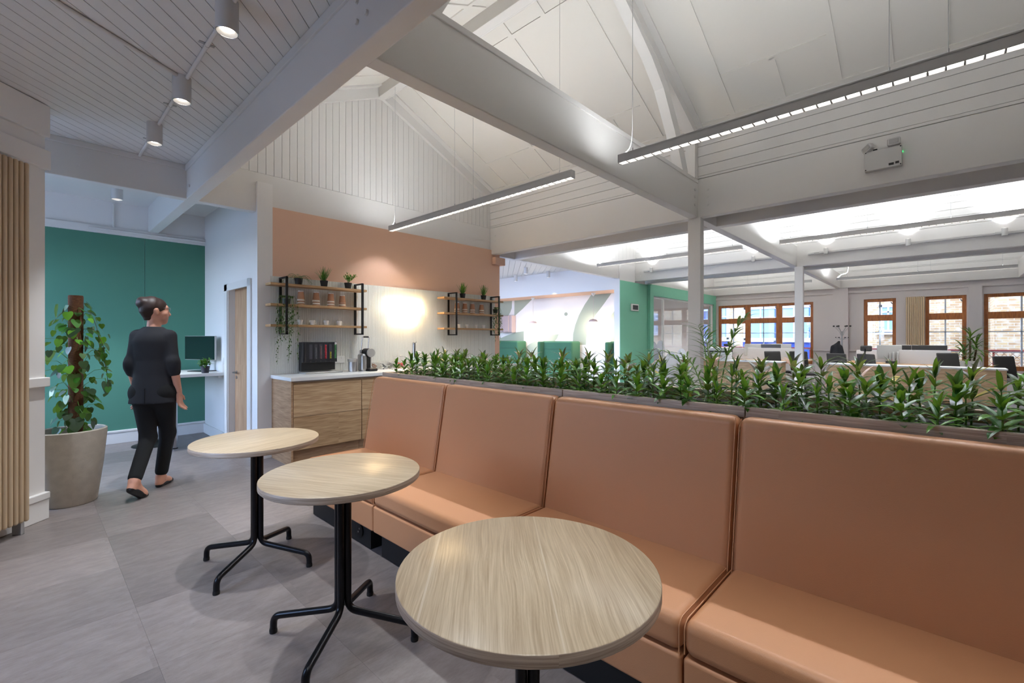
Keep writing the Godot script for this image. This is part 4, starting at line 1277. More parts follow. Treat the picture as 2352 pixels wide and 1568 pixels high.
func small_pot(kind: String, label: String, at: Vector3) -> void:
	var t := thing("potted_plant", label, "plant", at)
	put("pot", lathe(S(), [Vector2(0, 0), Vector2(0.033, 0), Vector2(0.044, 0.068), Vector2(0.046, 0.075), Vector2(0.041, 0.075), Vector2(0.039, 0.066), Vector2(0, 0.066)], V0, 24), M.pot_black, t)
	if kind == "grass":
		var b := [blade(0.12, 0.008, 1.3, 0.15, 4), blade(0.13, 0.008, 1.0, 0.3, 4), blade(0.11, 0.008, 0.8, 0.5, 4)]
		for i in 60:
			var o := put("leaf", b[i % 3], M.leaf_fern if i % 4 else M.leaf_bright, t, v(rng.randf_range(-0.02, 0.02), 0.066, rng.randf_range(-0.02, 0.02)))
			o.basis = Basis(Vector3.UP, rng.randf() * TAU) * Basis(Vector3.BACK, rng.randf_range(0.1, 0.75))
	elif kind == "fern":
		for i in 15:
			var a := TAU * i / 15.0 + rng.randf_range(-0.2, 0.2)
			var ln := rng.randf_range(0.13, 0.2)
			var ri := rng.randf_range(0.6, 1.3)
			var st := S()
			var pts := []
			for k in 9:
				var f := k / 8.0
				pts.append(v(ln * f * (1.0 - 0.1 * ri), ln * (ri * f - 0.95 * f * f), 0))
			tube(st, pts, 0.0012, 4)
			for k in range(1, 9):
				var f := k / 8.0
				var hw := 0.034 * sin(PI * (0.15 + 0.8 * f))
				for s in [-1.0, 1.0]:
					var p: Vector3 = pts[k]
					var q := p + v(0.008, -0.004, s * hw)
					tri(st, p - v(0.006, 0, 0), p + v(0.006, 0, 0), q, Vector3.UP, Vector3.UP, Vector3.UP)
			var o := put("frond", st, M.leaf_fern, t, v(0, 0.066, 0))
			o.rotation.y = a
	else:
		var b := [blade(0.035, 0.014, 0.4, 0.5, 4), blade(0.03, 0.013, 0.6, 0.4, 4)]
		for i in 18:
			var dir := Vector3(rng.randf_range(-0.9, 0.9), rng.randf_range(0.7, 1.3), rng.randf_range(-0.9, 0.9)).normalized() * rng.randf_range(0.09, 0.14)
			put("twig", tube(S(), [v(0, 0.066, 0), v(0, 0.066, 0) + dir * 0.5 + v(0, 0.01, 0), v(0, 0.066, 0) + dir], 0.001, 4), M.stem_green, t)
			for k in 8:
				var o := put("leaf", b[k % 2], M.leaf_fern if k % 3 else M.leaf_bright, t, v(0, 0.066, 0) + dir * (0.45 + 0.55 * k / 7.0))
				o.basis = Basis(Vector3.UP, k * 2.4 + i) * Basis(Vector3.BACK, rng.randf_range(0.0, 0.9))

func cup_stack(at: Vector3, h: float, label: String, group: String) -> void:
	var t := thing("paper_cup_stack", label, "cups", at, rng.randf() * TAU, group)
	var n := int((h - 0.098) / 0.0155) + 1
	for k in n:
		var y := 0.0155 * k
		var topmost := k == n - 1
		put("cup", lathe(S(), [Vector2(0.0405, y), Vector2(0.0425, y + 0.004), Vector2(0.040, y + 0.009), Vector2(0.0385, y + 0.014)] + ([Vector2(0.0295, y + 0.092), Vector2(0.029, y + 0.0955)] if topmost else [Vector2(0.037, y + 0.03)]), V0, 24), M.paper_brown if (k % 2 == 0 or topmost) else M.paper_cream, t)
		put("rim", tube(S(), ring(0.041, y + 0.003, 20), 0.002, 5, false), M.paper_cream, t)
	put("cup_bottom", lathe(S(), [Vector2(0.0302, 0.0155 * (n - 1) + 0.088), Vector2(0.0302, 0.0155 * (n - 1) + 0.098), Vector2(0.026, 0.0155 * (n - 1) + 0.098), Vector2(0, 0.0155 * (n - 1) + 0.096)], V0, 24), M.ceramic, t)

func mug(at: Vector3, label: String, group: String) -> void:
	var t := thing("coffee_cup", label, "cup", at, rng.randf_range(-0.3, 0.3), group)
	put("bowl", lathe(S(), [Vector2(0, 0.002), Vector2(0.021, 0), Vector2(0.0225, 0.004), Vector2(0.029, 0.05), Vector2(0.03, 0.056), Vector2(0.0275, 0.056), Vector2(0.021, 0.008), Vector2(0, 0.007)], V0, 24), M.ceramic, t)
	put("handle", tube(S(), fillet([v(0.026, 0.045, 0), v(0.045, 0.046, 0), v(0.043, 0.022, 0), v(0.024, 0.018, 0)], 0.012), 0.003, 7), M.ceramic, t)

func ivy(at: Vector3, drop: float, vines: int, label: String, spread: float) -> void:
	var t := thing("trailing_ivy", label, "plant", at)
	put("pot", lathe(S(), [Vector2(0, 0), Vector2(0.035, 0), Vector2(0.042, 0.06), Vector2(0.038, 0.06), Vector2(0, 0.055)], v(0, 0, 0), 16), M.pot_black, t)
	var lf := [blade(0.034, 0.015, 0.2, 0.5, 4), blade(0.03, 0.014, 0.4, 0.6, 4)]
	for i in vines:
		var a := TAU * i / vines
		var ox := spread * rng.randf_range(0.3, 1.0) * cos(a)
		var oz := 0.05 + 0.045 * sin(a)
		var ln := drop * (rng.randf_range(0.3, 0.75) if i % 4 else rng.randf_range(0.8, 1.0))
		var pts := [v(0, 0.06, 0), v(ox * 0.6, 0.10, oz * 0.7), v(ox, 0.03, oz)]
		for k in 5:
			pts.append(v(ox + rng.randf_range(-0.012, 0.012), 0.03 - ln * (k + 1) / 5.0, oz + rng.randf_range(-0.008, 0.008)))
		put("vine", tube(S(), fillet(pts, 0.04, 3), 0.0013, 4), M.stem_green, t)
		var n := int(ln / 0.026) + 4
		for k in n:
			var f := float(k) / n
			var p := v(ox, 0.05 - ln * f, oz) if k > 2 else v(ox * 0.5, 0.09, oz * 0.5)
			var o := put("leaf", lf[k % 2], M.leaf_ivy if k % 5 else M.leaf_dark, t, p + v(rng.randf_range(-0.01, 0.01), 0, rng.randf_range(-0.006, 0.006)))
			o.basis = Basis(Vector3.UP, k * 2.2 + rng.randf()) * Basis(Vector3.BACK, rng.randf_range(-0.9, 0.1))

# the lit wall sign, each letter bent from tube
func neon() -> void:
	var t := thing("neon_sign", "glowing warm white wall sign reading PASS THE COFFEE", "neon sign", v(3.25, 0, -5.36))
	var A := {
		"P": [[[0, 0], [0, 1], [0.7, 1], [1, 0.85], [1, 0.6], [0.7, 0.47], [0, 0.47]]],
		"A": [[[0, 0], [0.5, 1], [1, 0]], [[0.2, 0.35], [0.8, 0.35]]],
		"S": [[[1, 0.85], [0.7, 1], [0.3, 1], [0, 0.8], [0.1, 0.6], [0.9, 0.4], [1, 0.2], [0.7, 0], [0.3, 0], [0, 0.15]]],
		"T": [[[0, 1], [1, 1]], [[0.5, 1], [0.5, 0]]],
		"H": [[[0, 0], [0, 1]], [[1, 0], [1, 1]], [[0, 0.5], [1, 0.5]]],
		"E": [[[1, 1], [0, 1], [0, 0], [1, 0]], [[0, 0.5], [0.85, 0.5]]],
		"C": [[[1, 0.82], [0.75, 1], [0.25, 1], [0, 0.8], [0, 0.2], [0.25, 0], [0.75, 0], [1, 0.18]]],
		"O": [[[0.3, 0], [0, 0.25], [0, 0.75], [0.3, 1], [0.7, 1], [1, 0.75], [1, 0.25], [0.7, 0], [0.3, 0]]],
		"F": [[[0, 0], [0, 1], [1, 1]], [[0, 0.52], [0.8, 0.52]]]}
	for row in [["PASS THE", 0.0, 0.588, 1.685, 0.135], ["COFFEE", 0.092, 0.50, 1.53, 0.12]]:
		var s: String = row[0]
		var cw: float = (row[2] - row[1]) / s.length()
		for i in s.length():
			if not A.has(s[i]): continue
			var st := S()
			for line in A[s[i]]:
				for rep in 2:
					var pts := []
					for q in line:
						pts.append(v(row[1] + cw * (i + 0.13 + 0.72 * q[0]) + (0.009 if rep else 0.0), row[3] + row[4] * q[1] + (0.004 if rep else 0.0), 0.012 if rep else 0.0))
					tube(st, pts, 0.0085, 8)
			put("letter", st, M.neon, t)
	put("backing", rb(-0.01, 0.6, 1.655, 1.665, -0.03, -0.02, 0.002), M.jar_glass, t)
	for p in [v(0.05, 1.74, 0.05), v(0.22, 1.74, 0.05), v(0.4, 1.74, 0.05), v(0.55, 1.74, 0.05), v(0.2, 1.58, 0.05), v(0.4, 1.58, 0.05)]:
		var om := OmniLight3D.new()
		om.name = "light"
		om.light_energy = NEON_E
		om.light_color = Color(1.0, 0.86, 0.64)
		om.light_size = 0.03
		om.omni_range = 20.0
		om.omni_attenuation = 2.0
		om.shadow_enabled = true
		t.add_child(om, true)
		om.position = p

const NEON_E := 0.02

# ---------- alcove on the left ----------
func alcove() -> void:
	radiator("tall beige column radiator on the splayed white wall", v(0.084, 1.3, -4.79) + v(-0.7071, 0, 0.7071) * 0.56 + v(0.7071, 0, 0.7071) * 0.075, PI / 4, 19, 2.44, 0.0345)
	var r: Node3D = get_child(get_child_count() - 1)
	for s in [-1, 1]:
		put("foot_bracket", rb(s * 0.29 - 0.012, s * 0.29 + 0.012, -1.3, -1.2, -0.02, 0.04, 0.003), M.lamp_grey, r)
	philodendron()
	# high desk shelf fixed to the door wall
	var ds := thing("high_desk", "white wall-fixed desk top on a steel leg by the green wall", "desk", v(0, 0, 0))
	put("top", rb(0.98, 1.684, 0.855, 0.893, -7.5, -6.55, 0.003), M.counter_white, ds)
	put("leg", tube(S(), [v(1.2, 0, -6.69), v(1.2, 0.855, -6.69)], 0.033, 24), M.steel, ds)
	put("foot_ring", tube(S(), [v(1.2, 0, -6.69), v(1.2, 0.012, -6.69)], 0.036, 24), M.black_matt, ds)
	put("bracket", bx(1.64, 1.684, 0.82, 0.855, -7.4, -6.62), M.white_paint, ds)
	var st := thing("bar_stool_base", "round dark stool with a flat trumpet foot under the high desk", "stool", v(1.06, 0, -7.12))
	put("foot", lathe(S(), [Vector2(0, 0), Vector2(0.21, 0), Vector2(0.205, 0.01), Vector2(0.08, 0.035), Vector2(0.035, 0.08), Vector2(0.028, 0.15), Vector2(0.028, 0.55)], V0, 36), M.black_metal, st)
	put("seat", lathe(S(), [Vector2(0, 0.55), Vector2(0.15, 0.55), Vector2(0.17, 0.58), Vector2(0.16, 0.6), Vector2(0, 0.605)], V0, 30), M.black_matt, st)
	# monitor, seen edge on
	var mo := thing("desktop_monitor", "slim dark monitor on the white high desk", "monitor", v(1.53, 0.893, -6.98), -1.15)
	put("panel", rb(-0.27, 0.27, 0.15, 0.46, -0.012, 0.012, 0.004), M.silver_plastic, mo)
	put("screen", bx(-0.265, 0.265, 0.155, 0.455, 0.012, 0.0135), M.dark_screen, mo)
	put("stand", rb(-0.03, 0.03, 0.0, 0.32, -0.07, -0.04, 0.004), M.silver_plastic, mo)
	put("arm", bx(-0.02, 0.02, 0.28, 0.32, -0.045, -0.01), M.silver_plastic, mo)
	put("foot", rb(-0.12, 0.12, 0, 0.01, -0.13, 0.09, 0.004), M.screen_grey, mo)
	var p := thing("potted_plant", "small bushy green plant in a dark pot on the high desk", "plant", v(1.5, 0.893, -6.62))
	put("pot", lathe(S(), [Vector2(0, 0), Vector2(0.037, 0), Vector2(0.052, 0.085), Vector2(0.047, 0.085), Vector2(0, 0.075)], V0, 24), mat("pot_slate", rgb(36, 38, 48), 0.5), p)
	var b := [blade(0.07, 0.02, 0.6, 0.5, 4), blade(0.06, 0.02, 0.3, 0.5, 4)]
	for i in 90:
		var o := put("leaf", b[i % 2], M.leaf_fern if i % 4 else M.leaf_dark, p, v(rng.randf_range(-0.05, 0.05), 0.085 + rng.randf_range(0, 0.06), rng.randf_range(-0.05, 0.05)))
		o.basis = Basis(Vector3.UP, rng.randf() * TAU) * Basis(Vector3.BACK, rng.randf_range(-0.2, 1.0))
	var sk := put("wall_socket", rb(1.694, 1.705, 0.99, 1.075, -6.62, -6.48, 0.002), M.ceramic)
	tag(sk, "white wall socket above the high desk beside the door", "socket")

func heart() -> ArrayMesh:
	# heart-shaped leaf in the xz plane, tip along +x, stalk at the origin
	var out := []
	for k in 25:
		var a := TAU * k / 24.0
		var x := 0.5 - 0.5 * cos(a)
		var w := sin(a) * (0.36 + 0.16 * cos(a)) * 1.05
		var notch := 0.13 * (1.0 - clampf(absf(w) * 5.0, 0.0, 1.0)) * (1.0 if x < 0.2 else 0.0)
		out.append(v(x - 0.1 + notch, -0.18 * x * x - 0.25 * w * w + absf(w) * 0.1, w))
	var st := S()
	var mid := [v(0.05, 0, 0), v(0.35, 0.0, 0)]
	for k in 24:
		var c := v(clampf((out[k].x + out[k + 1].x) / 2, 0.05, 0.75), 0, 0)
		c.y = -0.16 * c.x * c.x - 0.03
		var n: Vector3 = (out[k] - c).cross(out[k + 1] - c).normalized()
		if n.y < 0: n = -n
		n = (n + Vector3.UP).normalized()
		tri(st, c, out[k], out[k + 1], n, n, n)
		if k < 23:
			var c2 := v(clampf((out[k + 1].x + out[k + 2].x) / 2, 0.05, 0.75), 0, 0)
			c2.y = -0.16 * c2.x * c2.x - 0.03
			if c2.distance_to(c) > 0.001: tri(st, c, out[k + 1], c2, n, n, n)
	return st.commit()

func philodendron() -> void:
	var t := thing("potted_philodendron", "climbing heart-leaf plant on a moss pole in a tall pale pot", "plant", v(0.235, 0, -5.12))
	put("pot", lathe(S(), [Vector2(0, 0), Vector2(0.155, 0), Vector2(0.163, 0.01), Vector2(0.2, 0.3), Vector2(0.224, 0.555), Vector2(0.224, 0.585), Vector2(0.214, 0.592), Vector2(0.204, 0.585), Vector2(0.19, 0.5), Vector2(0, 0.5)], V0, 48), M.pot_stone, t)
	put("soil", lathe(S(), [Vector2(0, 0.54), Vector2(0.2, 0.53)], V0, 30), M.soil, t)
	put("moss_pole", lathe(S(), [Vector2(0.046, 0.5), Vector2(0.045, 1.1), Vector2(0.047, 1.66), Vector2(0.044, 1.672), Vector2(0, 1.674)], v(0.03, 0, 0), 24), M.moss_pole, t)
	var h := heart()
	rng.seed = 77
	for i in 150:
		var f := float(i) / 150.0
		var y := 0.58 + 1.03 * f
		var a := i * 2.39996 + rng.randf_range(-0.4, 0.4)
		var bul := 0.6 + 0.6 * sin(PI * clampf(f * 1.05, 0.0, 1.0))
		var rad := rng.randf_range(0.05, 0.20) * bul
		if f > 0.9: rad = rng.randf_range(0.05, 0.12)
		var d := v(cos(a), 0, sin(a))
		var p := v(0.03, y, 0) + d * rad + v(0, rng.randf_range(-0.02, 0.04), 0)
		var sz := rng.randf_range(0.05, 0.085)
		if i % 11 == 0: sz = rng.randf_range(0.11, 0.14)
		var m: String = ["leaf_philo", "leaf_philo_dark", "leaf_green", "leaf_philo", "leaf_bright"][rng.randi() % 5] if i % 11 else "leaf_philo_dark"
		var o := put("leaf", h, M[m], t, p)
		o.basis = Basis(Vector3.UP, -a + rng.randf_range(-0.5, 0.5)) * Basis(Vector3.BACK, rng.randf_range(-1.45, -0.5)) * Basis(Vector3.RIGHT, rng.randf_range(-0.4, 0.4)) * Basis.from_scale(Vector3.ONE * sz)
		if i % 2 == 0:
			put("stalk", tube(S(), [v(0.03, y - 0.05, 0) + d * 0.04, v(0.03, y + 0.015, 0) + d * rad * 0.6, p], 0.0016, 4), M.stem_green, t)
	# trailing shoots on the window-free side
	for q in [[0.2, 1.28, 0.17], [0.5, 1.12, 0.2], [0.0, 1.42, 0.13]]:
		var d := v(cos(q[0]), 0, sin(q[0]))
		var pts := [v(0.03, q[1] + 0.1, 0), v(0.03, q[1] + 0.14, 0) + d * q[2] * 0.6, v(0.03, q[1], 0) + d * q[2], v(0.03, q[1] - 0.25, 0) + d * (q[2] + 0.02)]
		put("shoot", tube(S(), fillet(pts, 0.08, 4), 0.002, 5), M.stem_brown, t)
		for k in 7:
			var o := put("leaf", h, M.leaf_green if k % 2 else M.leaf_philo, t, v(0.03, q[1] - 0.25 + 0.055 * k, 0) + d * (q[2] + rng.randf_range(-0.01, 0.03)))
			o.basis = Basis(Vector3.UP, rng.randf() * TAU) * Basis(Vector3.BACK, rng.randf_range(-1.4, -0.6)) * Basis.from_scale(Vector3.ONE * rng.randf_range(0.04, 0.06))
	rng.seed = 99

# ---------- the person walking towards the door ----------
func person() -> void:
	var t := thing("person", "person with a dark bun walking away in a black blazer and cropped black trousers", "person", v(0.75, 0, -5.0), -0.6266)
	var hipL := v(-0.08, 0.86, 0.0)
	var hipR := v(0.08, 0.86, 0.0)
	var kneeL := v(-0.03, 0.465, 0.02)
	var kneeR := v(0.045, 0.475, -0.13)
	var ankL := v(0.0, 0.165, 0.27)
	var ankR := v(0.0, 0.085, -0.11)
	var ballL := v(0.015, 0.035, 0.19)
	var toeL := v(0.02, 0.016, 0.15)
	var ballR := v(0.005, 0.03, -0.20)
	var toeR := v(0.01, 0.022, -0.25)
	var heelL := v(0.0, 0.115, 0.305)
	var heelR := v(0.0, 0.035, -0.085)
	var shL := v(-0.128, 1.345, 0.0)
	var shR := v(0.128, 1.345, 0.0)
	var elL := v(-0.168, 1.075, 0.015)
	var elR := v(0.172, 1.075, 0.03)
	var wrL := v(-0.165, 0.86, -0.06)
	var wrR := v(0.19, 0.85, -0.015)
	var one := Vector3.ONE
	var flat := v(0.82, 1.0, 1.2)
	# skin: one surface from head to feet
	var b := [
		[v(0, 1.28, 0), v(0, 1.0, 0), 0.11, 0.095, flat], [v(0, 1.0, 0), v(0, 0.86, 0), 0.095, 0.12, flat],
		[v(0, 1.28, 0.01), v(0.0, 1.46, -0.01), 0.06, 0.048, one], [v(-0.11, 1.33, 0), v(0.11, 1.33, 0), 0.04, 0.04, one],
		[shL, elL, 0.042, 0.035, one], [elL, wrL, 0.035, 0.024, one], [shR, elR, 0.042, 0.035, one], [elR, wrR, 0.036, 0.024, one],
		[hipL, kneeL, 0.075, 0.048, one], [kneeL, ankL, 0.046, 0.03, one], [hipR, kneeR, 0.075, 0.048, one], [kneeR, ankR, 0.046, 0.03, one],
		[ankL, heelL, 0.031, 0.027, one], [ankL, ballL, 0.03, 0.028, one], [heelL, ballL, 0.025, 0.026, one], [ballL, toeL, 0.027, 0.014, one],
		[ankR, heelR, 0.031, 0.027, one], [ankR, ballR, 0.029, 0.026, one], [heelR, ballR, 0.024, 0.024, one], [ballR, toeR, 0.025, 0.016, one]]
	var st := field_mesh(b, 0.011, 0.03)
	# head, turned to her right
	var hc := v(0.0, 1.565, -0.015)
	var hb := Basis(Vector3.UP, -0.85)
	var h := func(x: float, y: float, z: float) -> Vector3: return hc + hb * v(x, y, z)
	var head := [
		[h.call(0, 0.02, 0.012), h.call(0, 0.02, -0.012), 0.082, 0.08, one], [h.call(0, -0.03, -0.03), h.call(0, -0.085, -0.055), 0.062, 0.034, one],
		[h.call(-0.02, -0.05, -0.05), h.call(0.02, -0.05, -0.05), 0.038, 0.038, one], [h.call(0, -0.088, -0.066), h.call(0, -0.09, -0.07), 0.022, 0.02, one],
		[h.call(0, 0.005, -0.088), h.call(0, -0.03, -0.106), 0.010, 0.014, one], [h.call(-0.02, -0.062, -0.082), h.call(0.02, -0.062, -0.082), 0.009, 0.009, one],
		[h.call(-0.03, 0.015, -0.075), h.call(0.03, 0.015, -0.075), 0.014, 0.014, one], [h.call(-0.04, 0.03, -0.07), h.call(0.04, 0.03, -0.07), 0.014, 0.014, one],
		[h.call(-0.045, -0.025, -0.06), h.call(-0.04, -0.03, -0.062), 0.026, 0.026, one], [h.call(0.045, -0.025, -0.06), h.call(0.04, -0.03, -0.062), 0.026, 0.026, one],
		[h.call(-0.079, 0.005, 0.012), h.call(-0.078, -0.03, 0.002), 0.014, 0.009, one], [h.call(0.079, 0.005, 0.012), h.call(0.078, -0.03, 0.002), 0.014, 0.009, one],
		[v(0.0, 1.40, 0.0), h.call(0, -0.06, 0.0), 0.05, 0.05, one]]
	st.append_from(field_mesh(head, 0.005, 0.022).commit(), 0, Transform3D())
	# hands: palm and five bent fingers
	for s in [[wrL, -1.0], [wrR, 1.0]]:
		var w: Vector3 = s[0]
		var k: float = s[1]
		var dn := v(0.01 * k, -1.0, -0.12).normalized()
		var fw := v(0, -0.12, -1.0)
		fw = (fw - dn * fw.dot(dn)).normalized()
		var sd := dn.cross(fw) * -k
		var hand := [[w - dn * 0.02, w + dn * 0.02, 0.023, 0.022, one]]
		for f in 4:
			var o := (1.5 - f) * 0.0185
			var kn := w + dn * (0.085 - absf(f - 1.3) * 0.004) + fw * o
			hand.append([w + dn * 0.015 + fw * o * 0.6, kn, 0.0135, 0.011, one])
			var l: float = [0.04, 0.044, 0.041, 0.033][f]
			var c1 := kn + (dn * 0.96 - sd * 0.28).normalized() * l
			var c2 := c1 + (dn * 0.8 - sd * 0.6).normalized() * l * 0.62
			var c3 := c2 + (dn * 0.62 - sd * 0.78).normalized() * l * 0.5
			hand.append([kn, c1, 0.0095, 0.0085, one])
			hand.append([c1, c2, 0.0085, 0.008, one])
			hand.append([c2, c3, 0.008, 0.0065, one])
		var tb := w + dn * 0.025 + fw * 0.022
		var t1 := tb + (dn * 0.8 + fw * 0.6 - sd * 0.3).normalized() * 0.036
		hand.append([w + dn * 0.01, tb, 0.015, 0.013, one])
		hand.append([tb, t1, 0.012, 0.0095, one])
		hand.append([t1, t1 + (dn * 0.95 + fw * 0.25 - sd * 0.2).normalized() * 0.028, 0.0095, 0.007, one])
		st.append_from(field_mesh(hand, 0.0042, 0.008).commit(), 0, Transform3D())
	put("body", st, M.skin, t)
	# blazer, pushed-up sleeves
	var cufL := elL.lerp(wrL, 0.2)
	var cufR := elR.lerp(wrR, 0.2)
	var jacket := [
		[v(0, 1.29, 0.005), v(0, 1.06, 0.005), 0.128, 0.112, flat], [v(0, 1.06, 0.005), v(0, 0.74, 0.01), 0.112, 0.150, flat],
		[v(-0.115, 1.345, 0), v(0.115, 1.345, 0), 0.05, 0.05, one], [v(-0.05, 1.38, 0.005), v(0.05, 1.38, 0.005), 0.045, 0.045, one], [v(0, 1.38, 0.01), v(0, 1.405, 0.005), 0.06, 0.058, one],
		[shL, elL, 0.048, 0.043, one], [elL, cufL, 0.044, 0.042, one], [shR, elR, 0.048, 0.043, one], [elR, cufR, 0.044, 0.042, one],
		[elL + v(0, 0.05, 0), elL + v(0, 0.04, 0.01), 0.045, 0.043, one], [elR + v(0, 0.05, 0.01), elR + v(0, 0.045, 0), 0.045, 0.043, one]]
	var ja := put("blazer", field_mesh(jacket, 0.0085, 0.028, 0.765, 1.425), M.suit, t)
	put("back_vent", bx(-0.002, 0.002, 0.768, 0.9, 0.128, 0.1345), M.trousers, ja)
	var tr := [
		[v(-0.07, 0.85, 0.005), v(0.07, 0.85, 0.005), 0.112, 0.112, v(1, 1, 1.1)], [hipL, kneeL, 0.09, 0.06, one], [kneeL, kneeL.lerp(ankL, 0.92), 0.059, 0.05, one],
		[hipR, kneeR, 0.09, 0.06, one], [kneeR, kneeR.lerp(ankR, 0.86), 0.059, 0.05, one]]
	put("trousers", field_mesh(tr, 0.0095, 0.03), M.trousers, t)
	var hair := [
		[h.call(0, 0.035, 0.02), h.call(0, 0.03, -0.005), 0.092, 0.086, one], [h.call(0, -0.01, 0.045), h.call(0, -0.06, 0.04), 0.062, 0.04, one],
		[h.call(0, 0.075, 0.085), h.call(0, 0.06, 0.09), 0.043, 0.042, one], [h.call(-0.03, 0.07, 0.085), h.call(0.03, 0.068, 0.085), 0.033, 0.033, one]]
	put("hair", field_mesh(hair, 0.005, 0.014, h.call(0, -0.085, 0).y), M.hair, t)
	for s in [[heelL, ballL, toeL, ankL], [heelR, ballR, toeR, ankR]]:
		var dn: Vector3 = Vector3.DOWN * 0.012 if s[0] == heelR else v(0, -0.009, 0.008)
		var sh := [[s[0] + dn, s[1] + dn, 0.03, 0.033, one], [s[1] + dn, s[2] + dn * 0.6, 0.033, 0.022, one]]
		var so := put("shoe", field_mesh(sh, 0.005, 0.01, 0.001, 10.0), M.shoe, t)
		put("strap", tube(S(), [s[3] + v(-0.034, -0.03, 0), s[3] + v(-0.02, -0.02, 0.03), s[3] + v(0.0, -0.02, 0.036), s[3] + v(0.02, -0.02, 0.03), s[3] + v(0.034, -0.03, 0)], 0.004, 6), M.shoe, so)
	var gl := S()
	for s in [-1.0, 1.0]:
		tube(gl, [h.call(s * 0.082, 0.022, 0.0), h.call(s * 0.066, 0.024, -0.09)], 0.0017, 5)
		var rim := []
		for k in 13: rim.append(h.call(s * 0.034 + 0.026 * cos(TAU * k / 12), 0.012 + 0.019 * sin(TAU * k / 12), -0.098))
		tube(gl, rim, 0.0014, 5, false)
	put("glasses", gl, M.steel, t)
	put("bracelet", tube(S(), [wrL + v(0, 0.03, 0.006), wrL + v(0, 0.045, 0.01)], 0.029, 14), M.chrome, t)

# ---------- office behind the planter ----------
func cabinet_row(label: String, x: float, z0: float, seams: Array, y: float, lock_at := -1) -> void:
	for i in seams.size() - 1:
		var a: float = seams[i]
		var b: float = seams[i + 1]
		var c := thing("storage_cabinet", label % ["first", "second", "third", "fourth", "fifth"][i], "cabinet", v(x, 0, (a + b) / 2), 0, "low oak cabinets of the office")
		var h := (b - a) / 2
		put("carcass", bx(0.02, 0.45, 0.03, y - 0.03, -h, h), M.oak_b, c)
		put("door", rb(0, 0.019, 0.03, y - 0.032, -h + 0.0015, h - 0.0015, 0.0015), M.oak, c)
		put("plinth", bx(0.04, 0.42, 0, 0.03, -h, h), M.black_matt, c)
		if i == lock_at: put("lock", tube(S(), [v(0.002, y - 0.18, -h + 0.06), v(-0.006, y - 0.18, -h + 0.06)], 0.011, 10), M.steel, c)

